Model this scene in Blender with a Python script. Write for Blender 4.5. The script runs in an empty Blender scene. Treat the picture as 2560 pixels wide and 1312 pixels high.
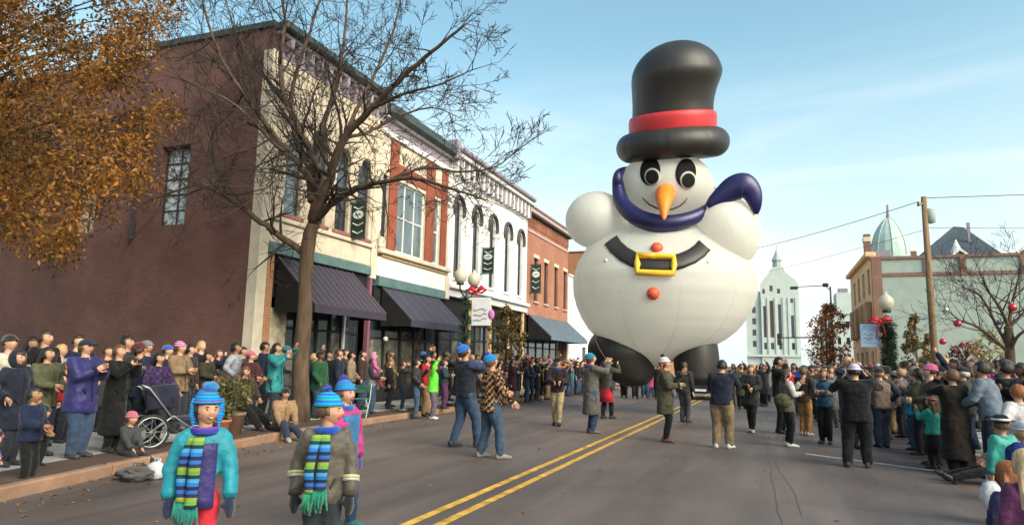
import bpy, bmesh, math, random
from mathutils import Vector, Matrix, noise
import numpy as np
R_ = math.radians
sc = bpy.context.scene
COL = sc.collection
# ------------------------------------------------------------------ camera
W_, H_, F_ = 2560.0, 1312.0, 1706.667
cam_d = bpy.data.cameras.new('camera'); cam = bpy.data.objects.new('camera', cam_d); COL.objects.link(cam)
cam_d.sensor_width = 36.0; cam_d.lens = 24.0; cam_d.clip_start = 0.1; cam_d.clip_end = 6000
EYE = Vector((0, 0, 1.65))
def cam_axes():
    d = Vector(((1930-W_/2)/F_, -(917-H_/2)/F_, -1)).normalized()     # the street's direction seen by the camera
    e = Vector((1, -0.0215, 0))                                       # slight roll of the horizon
    u = e.cross(d).normalized()
    if u.y < 0: u = -u
    return Matrix((d.cross(u), d, u))
CR = cam_axes()
cam.matrix_world = Matrix.Translation(EYE) @ CR.to_4x4()
sc.camera = cam
def ray(px, py): return CR @ Vector(((px-W_/2)/F_, -(py-H_/2)/F_, -1))
def gnd(px, py, z=0.0):
    r = ray(px, py); return EYE + r*((z-EYE.z)/r.z)
def atX(px, py, X):
    r = ray(px, py); return EYE + r*(X/r.x)
def atY(px, py, Y):
    r = ray(px, py); return EYE + r*(Y/r.y)
# ------------------------------------------------------------------ world, sun, exposure
SUN_EL, SUN_AZ = R_(34.0), R_(116.0)          # azimuth from +Y, clockwise: soft hazy sun on the right
sdir = Vector((math.sin(SUN_AZ)*math.cos(SUN_EL), math.cos(SUN_AZ)*math.cos(SUN_EL), math.sin(SUN_EL)))
world = bpy.data.worlds.new('World'); sc.world = world; world.use_nodes = True
nt = world.node_tree; nd = nt.nodes; nd.clear(); lk = nt.links
out = nd.new('ShaderNodeOutputWorld'); bg = nd.new('ShaderNodeBackground'); bg.inputs['Strength'].default_value = 0.15
sky = nd.new('ShaderNodeTexSky'); sky.sky_type = 'NISHITA'; sky.sun_disc = False
sky.sun_elevation = SUN_EL; sky.sun_rotation = SUN_AZ; sky.air_density = 1.0; sky.dust_density = 2.6; sky.ozone_density = 1.0; sky.altitude = 200
tc = nd.new('ShaderNodeTexCoord')
mp = nd.new('ShaderNodeMapping'); mp.inputs['Scale'].default_value = (1.3, 1.3, 6.5); mp.inputs['Rotation'].default_value = (0.12, 0.16, 0.3)
nz = nd.new('ShaderNodeTexNoise'); nz.inputs['Scale'].default_value = 1.7; nz.inputs['Detail'].default_value = 7; nz.inputs['Roughness'].default_value = 0.55; nz.inputs['Distortion'].default_value = 0.5
rp = nd.new('ShaderNodeValToRGB'); rp.color_ramp.elements[0].position = 0.49; rp.color_ramp.elements[1].position = 0.70
rp.color_ramp.elements[0].color = (0, 0, 0, 1); rp.color_ramp.elements[1].color = (1, 1, 1, 1)
sx = nd.new('ShaderNodeSeparateXYZ')
er = nd.new('ShaderNodeMapRange'); er.inputs['From Min'].default_value = 0.42; er.inputs['From Max'].default_value = 0.05; er.inputs['To Min'].default_value = 0.0; er.inputs['To Max'].default_value = 0.85
mu = nd.new('ShaderNodeMath'); mu.operation = 'MULTIPLY'
mx = nd.new('ShaderNodeMixRGB'); mx.inputs['Color2'].default_value = (4.6, 4.7, 4.7, 1)
tint = nd.new('ShaderNodeMixRGB'); tint.blend_type = 'MULTIPLY'; tint.inputs['Fac'].default_value = 1; tint.inputs['Color2'].default_value = (1.00, 1.20, .97, 1)
lk.new(tc.outputs['Generated'], mp.inputs['Vector']); lk.new(mp.outputs['Vector'], nz.inputs['Vector']); lk.new(nz.outputs['Fac'], rp.inputs['Fac'])
lk.new(tc.outputs['Generated'], sx.inputs['Vector']); lk.new(sx.outputs['Z'], er.inputs['Value'])
lk.new(rp.outputs['Color'], mu.inputs[0]); lk.new(er.outputs['Result'], mu.inputs[1])
hz = nd.new('ShaderNodeMapRange'); hz.interpolation_type = 'SMOOTHSTEP'; hz.inputs['From Min'].default_value = 0.46; hz.inputs['From Max'].default_value = 0.02; hz.inputs['To Min'].default_value = 0.0; hz.inputs['To Max'].default_value = 0.85
hm = nd.new('ShaderNodeMixRGB'); hm.inputs['Color2'].default_value = (3.6, 3.95, 4.05, 1)      # pale haze towards the horizon
lk.new(sx.outputs['Z'], hz.inputs['Value']); lk.new(hz.outputs['Result'], hm.inputs['Fac'])
lk.new(sky.outputs['Color'], tint.inputs['Color1']); lk.new(tint.outputs['Color'], hm.inputs['Color1']); lk.new(hm.outputs['Color'], mx.inputs['Color1'])
lk.new(mu.outputs['Value'], mx.inputs['Fac']); lk.new(mx.outputs['Color'], bg.inputs['Color']); lk.new(bg.outputs['Background'], out.inputs['Surface'])
sd = bpy.data.lights.new('sun', 'SUN'); sd.energy = 2.7; sd.angle = R_(50); sd.color = (1.0, 0.86, 0.72)
sun = bpy.data.objects.new('sun', sd); COL.objects.link(sun); sun.rotation_euler = (-sdir).to_track_quat('-Z', 'Y').to_euler(); sun.location = (40, -10, 40)
sc.view_settings.view_transform = 'Standard'; sc.view_settings.look = 'None'; sc.view_settings.gamma = 1.0
sc.view_settings.use_curve_mapping = False; sc.view_settings.exposure = 0.9
sc.cycles.max_bounces = 6; sc.cycles.diffuse_bounces = 3; sc.cycles.transparent_max_bounces = 12
sc.cycles.use_denoising = True
# ------------------------------------------------------------------ helpers
random.seed(11); RND = random.Random(5)
class MB:
    """collects polygons; build() links them as ONE mesh object"""
    def __init__(s): s.v = []; s.f = []; s.m = []; s.cm = 0
    def add(s, vs, fs):
        o = len(s.v); s.v.extend(tuple(p) for p in vs)
        for f in fs: s.f.append(tuple(i+o for i in f)); s.m.append(s.cm)
        return s
    def box(s, x0, x1, y0, y1, z0, z1):
        return s.add([(x0,y0,z0),(x1,y0,z0),(x1,y1,z0),(x0,y1,z0),(x0,y0,z1),(x1,y0,z1),(x1,y1,z1),(x0,y1,z1)],
                     [(0,3,2,1),(4,5,6,7),(0,1,5,4),(1,2,6,5),(2,3,7,6),(3,0,4,7)])
    def bbox(s, x0, x1, y0, y1, z0, z1, b=0.02):
        """box with bevelled edges"""
        bm = bmesh.new(); bmesh.ops.create_cube(bm, size=1)
        for v in bm.verts: v.co = Vector(((x0+x1)/2+v.co.x*(x1-x0), (y0+y1)/2+v.co.y*(y1-y0), (z0+z1)/2+v.co.z*(z1-z0)))
        bmesh.ops.bevel(bm, geom=bm.edges[:], offset=min(b, .45*min(x1-x0, y1-y0, z1-z0)), segments=1, affect='EDGES')
        bm.verts.index_update(); s.add([v.co for v in bm.verts], [[v.index for v in f.verts] for f in bm.faces]); bm.free(); return s
    def prism(s, poly, a, b, axis='x'):
        """polygon in the two other axes, extruded along axis from a to b"""
        n = len(poly)
        def P(q, t): return {'x': (t, q[0], q[1]), 'y': (q[0], t, q[1]), 'z': (q[0], q[1], t)}[axis]
        vs = [P(q, a) for q in poly]+[P(q, b) for q in poly]
        fs = [tuple(range(n))[::-1], tuple(range(n, 2*n))]+[(i, (i+1) % n, n+(i+1) % n, n+i) for i in range(n)]
        return s.add(vs, fs)
    def loft(s, rings, cap=True, closed=True):
        n = len(rings[0]); vs = [p for r in rings for p in r]; fs = []
        for k in range(len(rings)-1):
            for i in range(n if closed else n-1):
                j = (i+1) % n; fs.append((k*n+i, k*n+j, (k+1)*n+j, (k+1)*n+i))
        if cap:
            for r, k, fl in ((rings[0], 0, 1), (rings[-1], len(rings)-1, 0)):
                c = [sum(p[a] for p in r)/n for a in range(3)]; vs.append(c); ci = len(vs)-1
                for i in range(n):
                    j = (i+1) % n; fs.append((k*n+j, k*n+i, ci) if fl else (k*n+i, k*n+j, ci))
        return s.add(vs, fs)
    def tube(s, pts, rad, n=8, flat=1.0, rounded=False):
        pts = [Vector(p) for p in pts]
        if not isinstance(rad, (list, tuple)): rad = [rad]*len(pts)
        rad = list(rad)
        if rounded:
            a = (pts[0]-pts[1]).normalized(); b = (pts[-1]-pts[-2]).normalized()
            pts = [pts[0]+a*rad[0]*.62]+pts+[pts[-1]+b*rad[-1]*.62]; rad = [rad[0]*.68]+rad+[rad[-1]*.68]
        rings = []; ref = None
        for i, p in enumerate(pts):
            t = (pts[min(i+1, len(pts)-1)]-pts[max(i-1, 0)]).normalized()
            if ref is None: ref = Vector((0, 0, 1)) if abs(t.z) < .9 else Vector((0, 1, 0))
            a = (ref-t*ref.dot(t))
            if a.length < 1e-4: a = t.orthogonal()
            a.normalize(); b = t.cross(a); ref = a
            rings.append([p+a*(rad[i]*math.cos(2*math.pi*k/n))+b*(rad[i]*flat*math.sin(2*math.pi*k/n)) for k in range(n)])
        return s.loft(rings)
    def lathe(s, prof, c=(0, 0, 0), n=24, fn=None):
        """profile of (radius, z) turned about z"""
        rings = []
        for r, z in prof:
            rr = []
            for k in range(n):
                th = 2*math.pi*k/n; q = fn(th, z, r) if fn else r
                rr.append((c[0]+q*math.cos(th), c[1]+q*math.sin(th), c[2]+z))
            rings.append(rr)
        return s.loft(rings)
    def ball(s, c, rx, ry=None, rz=None, n=14, m=9, jit=0.0, seed=0):
        ry = ry or rx; rz = rz or rx; rg = random.Random(seed); rings = []
        for j in range(1, m):
            ph = math.pi*j/m-math.pi/2; rr = []
            for k in range(n):
                th = 2*math.pi*k/n; q = 1+rg.uniform(-jit, jit)
                rr.append((c[0]+rx*q*math.cos(ph)*math.cos(th), c[1]+ry*q*math.cos(ph)*math.sin(th), c[2]+rz*q*math.sin(ph)))
            rings.append(rr)
        return s.loft(rings)
    def quad(s, a, b, c, d): return s.add([a, b, c, d], [(0, 1, 2, 3)])
    def xf(s, mat, start=0):
        for i in range(start, len(s.v)): s.v[i] = tuple(mat @ Vector(s.v[i]))
        return s
    def mesh(s, name, mats=None, smooth=False):
        me = bpy.data.meshes.new(name); me.from_pydata(s.v, [], s.f)
        for m in (mats if isinstance(mats, (list, tuple)) else [mats]):
            if m: me.materials.append(m)
        if len(set(s.m)) > 1: me.polygons.foreach_set('material_index', s.m)
        if smooth: me.polygons.foreach_set('use_smooth', [True]*len(me.polygons))
        me.update(); return me
    def build(s, name, mats, parent=None, smooth=False):
        o = bpy.data.objects.new(name, s.mesh(name, mats, smooth)); COL.objects.link(o)
        if parent: o.parent = parent
        return o
def tag(o, label, cat, group=None, kind=None):
    o['label'] = label; o['category'] = cat
    if group: o['group'] = group
    if kind: o['kind'] = kind
    return o
def struct(o): o['kind'] = 'structure'; return o
def thing(name, label, cat, loc=(0, 0, 0), rz=0.0, group=None):
    o = bpy.data.objects.new(name, None); o.empty_display_size = .2; COL.objects.link(o)
    o.location = loc; o.rotation_euler = (0, 0, rz); return tag(o, label, cat, group)
def kid(name, me, parent, loc=None):
    o = bpy.data.objects.new(name, me); COL.objects.link(o); o.parent = parent
    if loc: o.location = loc
    return o
# ------------------------------------------------------------------ materials (all procedural)
_mc = {}
def M(name, col, rough=.75, var=.12, scale=5.0, bump=0.0, bscale=60.0, spec=.3, metal=0.0, coat=0.0, sheen=0.0, trans=0.0, detail=4, island=0.0, stretch=None, col2=None):
    if name in _mc: return _mc[name]
    m = bpy.data.materials.new(name); _mc[name] = m; m.use_nodes = True
    n = m.node_tree.nodes; l = m.node_tree.links; p = n['Principled BSDF']
    p.inputs['Roughness'].default_value = rough; p.inputs['Specular IOR Level'].default_value = spec; p.inputs['Metallic'].default_value = metal
    p.inputs['Coat Weight'].default_value = coat; p.inputs['Sheen Weight'].default_value = sheen
    t = n.new('ShaderNodeTexCoord'); src = t.outputs['Object']
    if stretch:
        mpn = n.new('ShaderNodeMapping'); mpn.inputs['Scale'].default_value = stretch; l.new(src, mpn.inputs['Vector']); src = mpn.outputs['Vector']
    z = n.new('ShaderNodeTexNoise'); z.inputs['Scale'].default_value = scale; z.inputs['Detail'].default_value = detail; z.inputs['Roughness'].default_value = .6
    l.new(src, z.inputs['Vector'])
    r = n.new('ShaderNodeValToRGB'); e = r.color_ramp.elements; e[0].position = .3; e[1].position = .7
    c2 = col2 or col
    e[0].color = tuple(c*(1-var) for c in col)+(1,); e[1].color = tuple(min(1, c*(1+var)) for c in c2)+(1,)
    l.new(z.outputs['Fac'], r.inputs['Fac']); cs = r.outputs['Color']
    if island:
        g = n.new('ShaderNodeNewGeometry'); mr = n.new('ShaderNodeMapRange'); mr.inputs['To Min'].default_value = 1-island; mr.inputs['To Max'].default_value = 1+island
        l.new(g.outputs['Random Per Island'], mr.inputs['Value']); mm = n.new('ShaderNodeMixRGB'); mm.blend_type = 'MULTIPLY'; mm.inputs['Fac'].default_value = 1
        l.new(cs, mm.inputs['Color1']); l.new(mr.outputs['Result'], mm.inputs['Color2']); cs = mm.outputs['Color']
    l.new(cs, p.inputs['Base Color'])
    if bump:
        z2 = n.new('ShaderNodeTexNoise'); z2.inputs['Scale'].default_value = bscale; z2.inputs['Detail'].default_value = 3; l.new(src, z2.inputs['Vector'])
        b = n.new('ShaderNodeBump'); b.inputs['Strength'].default_value = bump; b.inputs['Distance'].default_value = .02
        l.new(z2.outputs['Fac'], b.inputs['Height']); l.new(b.outputs['Normal'], p.inputs['Normal'])
    if trans:
        o = n['Material Output']; tr = n.new('ShaderNodeBsdfTranslucent'); mixs = n.new('ShaderNodeMixShader'); mixs.inputs[0].default_value = trans
        l.new(cs, tr.inputs['Color']); l.new(p.outputs['BSDF'], mixs.inputs[1]); l.new(tr.outputs['BSDF'], mixs.inputs[2]); l.new(mixs.outputs['Shader'], o.inputs['Surface'])
    return m
def brickmat(name, c1, c2, mortar, axis='x', rough=.85, bw=.21, bh=.07, bump=.5, stain=.25):
    """running-bond brick on a wall whose normal is the given axis"""
    m = bpy.data.materials.new(name); m.use_nodes = True; n = m.node_tree.nodes; l = m.node_tree.links; p = n['Principled BSDF']
    p.inputs['Roughness'].default_value = rough; p.inputs['Specular IOR Level'].default_value = .25
    t = n.new('ShaderNodeTexCoord'); s = n.new('ShaderNodeSeparateXYZ'); c = n.new('ShaderNodeCombineXYZ'); l.new(t.outputs['Object'], s.inputs[0])
    l.new(s.outputs['Y' if axis == 'x' else 'X'], c.inputs[0]); l.new(s.outputs['Z'], c.inputs[1])
    b = n.new('ShaderNodeTexBrick'); b.inputs['Scale'].default_value = 1; b.inputs['Brick Width'].default_value = bw; b.inputs['Row Height'].default_value = bh
    b.inputs['Mortar Size'].default_value = .008; b.inputs['Mortar Smooth'].default_value = .3; b.inputs['Color1'].default_value = c1+(1,); b.inputs['Color2'].default_value = c2+(1,); b.inputs['Mortar'].default_value = mortar+(1,)
    l.new(c.outputs[0], b.inputs['Vector'])
    z = n.new('ShaderNodeTexNoise'); z.inputs['Scale'].default_value = .55; z.inputs['Detail'].default_value = 6; z.inputs['Roughness'].default_value = .65; l.new(t.outputs['Object'], z.inputs['Vector'])
    mr = n.new('ShaderNodeMapRange'); mr.inputs['From Min'].default_value = .3; mr.inputs['From Max'].default_value = .7; mr.inputs['To Min'].default_value = 1-stain; mr.inputs['To Max'].default_value = 1+stain*.6; l.new(z.outputs['Fac'], mr.inputs['Value'])
    x = n.new('ShaderNodeMixRGB'); x.blend_type = 'MULTIPLY'; x.inputs[0].default_value = 1; l.new(b.outputs['Color'], x.inputs['Color1']); l.new(mr.outputs['Result'], x.inputs['Color2']); l.new(x.outputs['Color'], p.inputs['Base Color'])
    bp = n.new('ShaderNodeBump'); bp.inputs['Strength'].default_value = bump; bp.inputs['Distance'].default_value = .015; bp.invert = True; l.new(b.outputs['Fac'], bp.inputs['Height']); l.new(bp.outputs['Normal'], p.inputs['Normal'])
    return m
def bandmat(name, cols, freq, axis='z', rough=.85, noise_amt=.0):
    """repeating knitted colour bands"""
    m = bpy.data.materials.new(name); m.use_nodes = True; n = m.node_tree.nodes; l = m.node_tree.links; p = n['Principled BSDF']; p.inputs['Roughness'].default_value = rough; p.inputs['Specular IOR Level'].default_value = .15
    t = n.new('ShaderNodeTexCoord'); s = n.new('ShaderNodeSeparateXYZ'); l.new(t.outputs['Object'], s.inputs[0])
    mm = n.new('ShaderNodeMath'); mm.operation = 'MULTIPLY'; mm.inputs[1].default_value = freq; l.new(s.outputs[axis.upper()], mm.inputs[0])
    fr = n.new('ShaderNodeMath'); fr.operation = 'FRACT'; l.new(mm.outputs[0], fr.inputs[0])
    r = n.new('ShaderNodeValToRGB'); r.color_ramp.interpolation = 'CONSTANT'; e = r.color_ramp.elements
    while len(e) < len(cols): e.new(1)
    for i, c in enumerate(cols): e[i].position = i/len(cols); e[i].color = c+(1,)
    l.new(fr.outputs[0], r.inputs[0]); l.new(r.outputs['Color'], p.inputs['Base Color'])
    z = n.new('ShaderNodeTexNoise'); z.inputs['Scale'].default_value = 130; l.new(t.outputs['Object'], z.inputs['Vector']); b = n.new('ShaderNodeBump'); b.inputs['Strength'].default_value = .4; b.inputs['Distance'].default_value = .01
    l.new(z.outputs['Fac'], b.inputs['Height']); l.new(b.outputs['Normal'], p.inputs['Normal'])
    return m
def glass(name, col=(.03, .04, .05), rough=.06):
    m = M(name, col, rough, .35, 1.2, .06, 1.5, spec=.9); return m
# ------------------------------------------------------------------ ground, road, pavements
def asphalt_mat():
    m = bpy.data.materials.new('asphalt'); m.use_nodes = True; n = m.node_tree.nodes; l = m.node_tree.links; p = n['Principled BSDF']; p.inputs['Specular IOR Level'].default_value = .45
    t = n.new('ShaderNodeTexCoord')
    def noi(scale, stretch, detail=6, rough=.6):
        mp_ = n.new('ShaderNodeMapping'); mp_.inputs['Scale'].default_value = stretch; z = n.new('ShaderNodeTexNoise'); z.inputs['Scale'].default_value = scale; z.inputs['Detail'].default_value = detail; z.inputs['Roughness'].default_value = rough
        l.new(t.outputs['Object'], mp_.inputs['Vector']); l.new(mp_.outputs['Vector'], z.inputs['Vector']); return z.outputs['Fac']
    def rng(src, a, b, c, d):
        r = n.new('ShaderNodeMapRange'); r.inputs['From Min'].default_value = a; r.inputs['From Max'].default_value = b; r.inputs['To Min'].default_value = c; r.inputs['To Max'].default_value = d; l.new(src, r.inputs['Value']); return r.outputs['Result']
    def mul(a, b):
        x = n.new('ShaderNodeMath'); x.operation = 'MULTIPLY'; l.new(a, x.inputs[0]); l.new(b, x.inputs[1]); return x.outputs[0]
    k = mul(rng(noi(.32, (1, .5, 1)), .35, .68, .62, 1.28), rng(noi(1.6, (1, .06, 1)), .3, .7, .72, 1.22))       # patches, wheel tracks
    k = mul(k, rng(noi(70, (1, 1, 1), 2), .3, .7, .72, 1.28)); k = mul(k, rng(noi(2.3, (1, 1, 1), 8, .75), .60, .72, 1.0, .62))     # aggregate, oil spots
    c = n.new('ShaderNodeMixRGB'); c.blend_type = 'MULTIPLY'; c.inputs[0].default_value = 1; c.inputs['Color1'].default_value = (.106, .079, .072, 1); l.new(k, c.inputs['Color2']); l.new(c.outputs['Color'], p.inputs['Base Color'])
    l.new(rng(noi(.5, (1, .4, 1)), .3, .7, .50, .74), p.inputs['Roughness'])
    b = n.new('ShaderNodeBump'); b.inputs['Strength'].default_value = .45; b.inputs['Distance'].default_value = .008; l.new(noi(150, (1, 1, 1), 3), b.inputs['Height']); l.new(b.outputs['Normal'], p.inputs['Normal']); return m
m_asph = asphalt_mat()
m_tar = M('tar', (.060, .048, .046), .6, .2, 3)
m_yel = M('yellow_paint', (.50, .27, .04), .75, .55, 5, .4, 90, detail=12, col2=(.46, .26, .05))
m_wht = M('white_paint', (.42, .38, .36), .8, .35, 9, detail=8)
m_conc = M('concrete', (.30, .29, .28), .9, .18, 1.3, .3, 80, detail=8)
m_kerb = M('kerb_stone', (.23, .135, .090), .9, .28, 2.2, .5, 45, detail=8)
m_strip = brickmat('brick_paving', (.085, .05, .038), (.07, .045, .036), (.06, .05, .045), 'z')
m_lawn = M('winter_lawn', (.10, .085, .045), .95, .35, 1.1, .8, 40, detail=8)
def sheet(name, poly, z, m, parent=None):
    mb = MB(); mb.add([(x, y, z) for x, y in poly], [tuple(range(len(poly)))]); return mb.build(name, m, parent)
RNDL = random.Random(4)
g = struct(sheet('ground', [(-2500, -2500), (2500, -2500), (2500, 2500), (-2500, 2500)], -.012, m_lawn))
KL = [(-6.4, -6), (-7.2, 2), (-7.75, 4.4), (-8.35, 6.6), (-8.85, 9), (-9.2, 11.2), (-9.55, 14.5), (-9.7, 18), (-9.7, 30), (-9.7, 60), (-9.7, 110)]
KR = [(3.25, -6), (3.25, 110)]
road = struct(sheet('road', [(-10.4, -12), (4.0, -12), (4.0, 420), (-10.4, 420)], 0.0, m_asph))
struct(sheet('cross_street', [(-160, 112), (160, 112), (160, 124), (-160, 124)], .004, m_asph))
struct(sheet('parking_lot', [(-60, -12), (-10.5, -12), (-10.5, 14.6), (-60, 14.6)], -.006, m_asph))
for x in (-3.50, -3.20):
    o = sheet('centre_line', [(x-.055, -6), (x+.055, -6), (x+.055, 110), (x-.055, 110)], .004, m_yel, road)
sheet('stall_line', [(.55, 14.72), (2.95, 13.1), (2.97, 13.22), (.57, 14.84)], .004, m_wht, road)
def seam(pts, w):
    mb = MB(); L = []
    for i, (x, y) in enumerate(pts):
        d = Vector(pts[min(i+1, len(pts)-1)])-Vector(pts[max(i-1, 0)]); d.normalize(); nx, ny = -d.y, d.x; ww = w*RND.uniform(.5, 1.3)
        L.append(((x+nx*ww, y+ny*ww, .003), (x-nx*ww, y-ny*ww, .003)))
    for i in range(len(L)-1): mb.quad(L[i][1], L[i+1][1], L[i+1][0], L[i][0])
    return mb.build('tar_seam', m_tar, road)
def wob(x0, y0, x1, y1, n, a): return [(x0+(x1-x0)*i/n+RND.uniform(-a, a), y0+(y1-y0)*i/n) for i in range(n+1)]
seam(wob(.15, 4, -.55, 30, 60, .02), .006); seam(wob(-6.6, 3, -6.7, 40, 60, .02), .006)
seam([gnd(px, py).xy[:] for px, py in ((1905, 1090), (1932, 1140), (1950, 1180), (1985, 1228), (2004, 1290))], .006)
seam([(x, 9.4+.05*math.sin(3*x)) for x in np.linspace(-3.0, 3.1, 16)], .004); seam([(x, 19.0+.05*math.sin(2*x)) for x in np.linspace(-9.5, 3.1, 20)], .012)
def offs(P, d): return [(x-d, y) for x, y in P]
# pavement on the left: concrete slab with a brick strip behind the kerb
pv = MB(); a = offs(KL, .16); n = len(a)
top = [(x, y, .146) for x, y in a]+[(-13.0, y, .146) for x, y in a]
pv.add(top, [(i, i+1, n+i+1, n+i) for i in range(n-1)])
pav = struct(pv.build('pavement_left', m_conc))
jm = M('paving_joint', (.09, .085, .08), .95, .2)
for y in np.arange(-4, 60, 1.5):
    MB().box(-12.95, -10.75, y-.008, y+.008, .1465, .1485).build('paving_joint', jm, pav)
pb = MB(); b2 = offs(KL, .9); pb.add([(x, y, .15) for x, y in a]+[(x, y, .15) for x, y in b2], [(i, i+1, n+i+1, n+i) for i in range(n-1)])
pb.build('brick_strip', m_strip, pav)
apron = struct(sheet('side_apron', [(-40, -12), (-12.99, -12), (-12.99, 14.7), (-40, 14.7)], .140, m_conc))
# kerbs: single stones in a row
def kerb_row(name, P, side, y_near, y_far, L0=1.9):
    k = struct(MB().box(P[-1][0]-(.16 if side < 0 else 0), P[-1][0]+(0 if side < 0 else .16), y_far, P[-1][1], -.05, .15).build(name, m_kerb))
    pts = [Vector(p) for p in P]; s = []; acc = 0
    for i in range(len(pts)-1): s.append((acc, pts[i], pts[i+1])); acc += (pts[i+1]-pts[i]).length
    def at(t):
        for a0, p, q in reversed(s):
            if t >= a0: return p.lerp(q, (t-a0)/(q-p).length)
    t = 0
    while t+L0 < acc:
        p, q = at(t+.012), at(t+L0-.012)
        if p.y > y_far-.5: break
        if q.y > y_near:
            d = (q-p); yaw = math.atan2(d.y, d.x); L = d.length
            mbk = MB(); mbk.bbox(0, L, 0, .16, -.05, .15, .022)
            o = mbk.build('kerb_stone', m_kerb, k)
            o.matrix_local = Matrix.Translation((p.x, p.y, RND.uniform(-.004, .004))) @ Matrix.Rotation(yaw, 4, 'Z') @ Matrix.Translation((0, 0 if side < 0 else -.16, 0))
        t += L0
    return k
kerb_row('kerb_left', KL, -1, -2, 45); kerb_row('kerb_right', KR, 1, 3, 45)
struct(sheet('pavement_right', [(3.41, -12), (7.0, -12), (7.0, 112), (3.41, 112)], .146, m_conc))
struct(sheet('lawn', [(7.0, -12), (90, -12), (90, 112), (7.0, 112)], .09, m_lawn))
# fallen leaves and scraps along the gutters
lt = MB(); m_litter = M('dry_leaves', (.16, .085, .03), .85, .4, 3, island=.6)
for k in range(900):
    y = RNDL.uniform(2, 30); i = next(j for j in range(len(KL)-1) if KL[j][1] <= y <= KL[j+1][1]); x = KL[i][0]+(KL[i+1][0]-KL[i][0])*(y-KL[i][1])/(KL[i+1][1]-KL[i][1])
    x += abs(RNDL.gauss(0, .5))+.03 if k % 4 else RNDL.uniform(.1, 12); a = RNDL.uniform(0, 6.28); s_ = RNDL.uniform(.015, .04); z = .006
    lt.add([(x+s_*math.cos(a), y+s_*math.sin(a), z), (x-.5*s_*math.sin(a), y+.5*s_*math.cos(a), z+RNDL.uniform(0, .02)), (x-s_*math.cos(a), y-s_*math.sin(a), z), (x+.5*s_*math.sin(a), y-.5*s_*math.cos(a), z+RNDL.uniform(0, .02))], [(0, 1, 2, 3)])
tag(lt.build('leaf_litter', m_litter), 'dry brown leaves scattered along the gutter and road', 'leaves', kind='stuff')
# ------------------------------------------------------------------ buildings on the left
XF = -13.0
m_brown = brickmat('painted_brown_brick', (.158, .078, .066), (.134, .066, .056), (.116, .062, .054), 'y', bump=.35, stain=.30)
m_cream = M('cream_masonry', (.50, .41, .32), .85, .24, 2.2, .35, 30, detail=8)
m_cream2 = M('cream_stone', (.56, .48, .38), .85, .14, 3, .3, 40, detail=8)
m_white = M('white_painted_brick', (.68, .67, .66), .8, .14, 2.0, .45, 35, detail=8)
m_obrick = brickmat('orange_brick', (.40, .17, .075), (.34, .14, .065), (.42, .33, .24))
m_rbrick = brickmat('red_brick', (.34, .125, .075), (.29, .10, .062), (.40, .26, .19))
m_red = brickmat('deep_red_brick', (.27, .072, .042), (.23, .06, .036), (.30, .10, .06))
m_teal = M('weathered_teal_fascia', (.09, .15, .155), .6, .25, 2.5, .2, 20, detail=8)
m_dteal = M('dark_green_metal', (.045, .058, .060), .5, .3, 3)
m_mauve = M('mauve_grey_trim', (.26, .22, .26), .7, .25, 4)
m_dark = M('dark_timber', (.022, .022, .024), .6, .3, 6)
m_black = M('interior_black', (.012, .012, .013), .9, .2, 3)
m_frame = M('dark_frame', (.05, .04, .045), .55, .2, 6)
m_wframe = M('white_frame', (.66, .66, .64), .6, .08, 6)
m_glass = glass('window_glass'); m_glass2 = glass('window_glass_pale', (.10, .13, .15), .05)
m_glass3 = M('reflection_mottle_glass', (.10, .12, .13), .12, .9, 7, .3, 9, spec=.8, detail=6, col2=(.38, .44, .46)); m_glass4 = M('shop_reflection_glass', (.035, .035, .03), .12, .7, 2.2, .1, 3, spec=.8, col2=(.13, .12, .10)); PG = random.Random(2)  # reflections painted in as mottle; shop blotches also stand for displays
m_sill = M('red_brown_sill', (.26, .11, .09), .75, .2, 5)
m_awn1 = M('purple_grey_awning', (.040, .033, .050), .75, .14, 3, .25, 50, stretch=(1, 6, 1))
m_awn2 = M('slate_grey_awning', (.040, .039, .060), .75, .14, 3, .25, 50)
m_awn4 = M('blue_grey_awning', (.105, .15, .19), .7, .14, 3, .25, 50)
m_rib = M('awning_seam', (.12, .10, .125), .7, .1)
m_pink = M('pinkish_stone', (.42, .28, .27), .8, .15, 4)
def wall_holes(mb, y0, y1, z0, z1, holes, x0, x1):
    ys = sorted({y0, y1, *[h[0] for h in holes], *[h[1] for h in holes]}); zs = sorted({z0, z1, *[h[2] for h in holes], *[h[3] for h in holes]})
    for j in range(len(zs)-1):
        run = None
        for i in range(len(ys)-1):
            cy, cz = (ys[i]+ys[i+1])/2, (zs[j]+zs[j+1])/2
            hole = any(h[0] < cy < h[1] and h[2] < cz < h[3] for h in holes) or not (y0 < cy < y1 and z0 < cz < z1)
            if hole:
                if run is not None: mb.box(x0, x1, run, ys[i], zs[j], zs[j+1]); run = None
            elif run is None: run = ys[i]
        if run is not None: mb.box(x0, x1, run, ys[-1], zs[j], zs[j+1])
    return mb
def arc_fill(mb, y0, y1, zs, zt, x0, x1, n=10):
    """masonry above a round-headed opening between spring line zs and top zt"""
    cy, r = (y0+y1)/2, (y1-y0)/2
    pts = [(cy+r*math.cos(math.pi*i/n), zs+(zt-zs)*math.sin(math.pi*i/n)) for i in range(n+1)]
    h = n//2
    mb.prism([(y1, zt+.01)]+[p for p in pts[:h+1]], x0, x1, 'x'); mb.prism([p for p in pts[h:]]+[(y0, zt+.01)], x0, x1, 'x')
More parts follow.
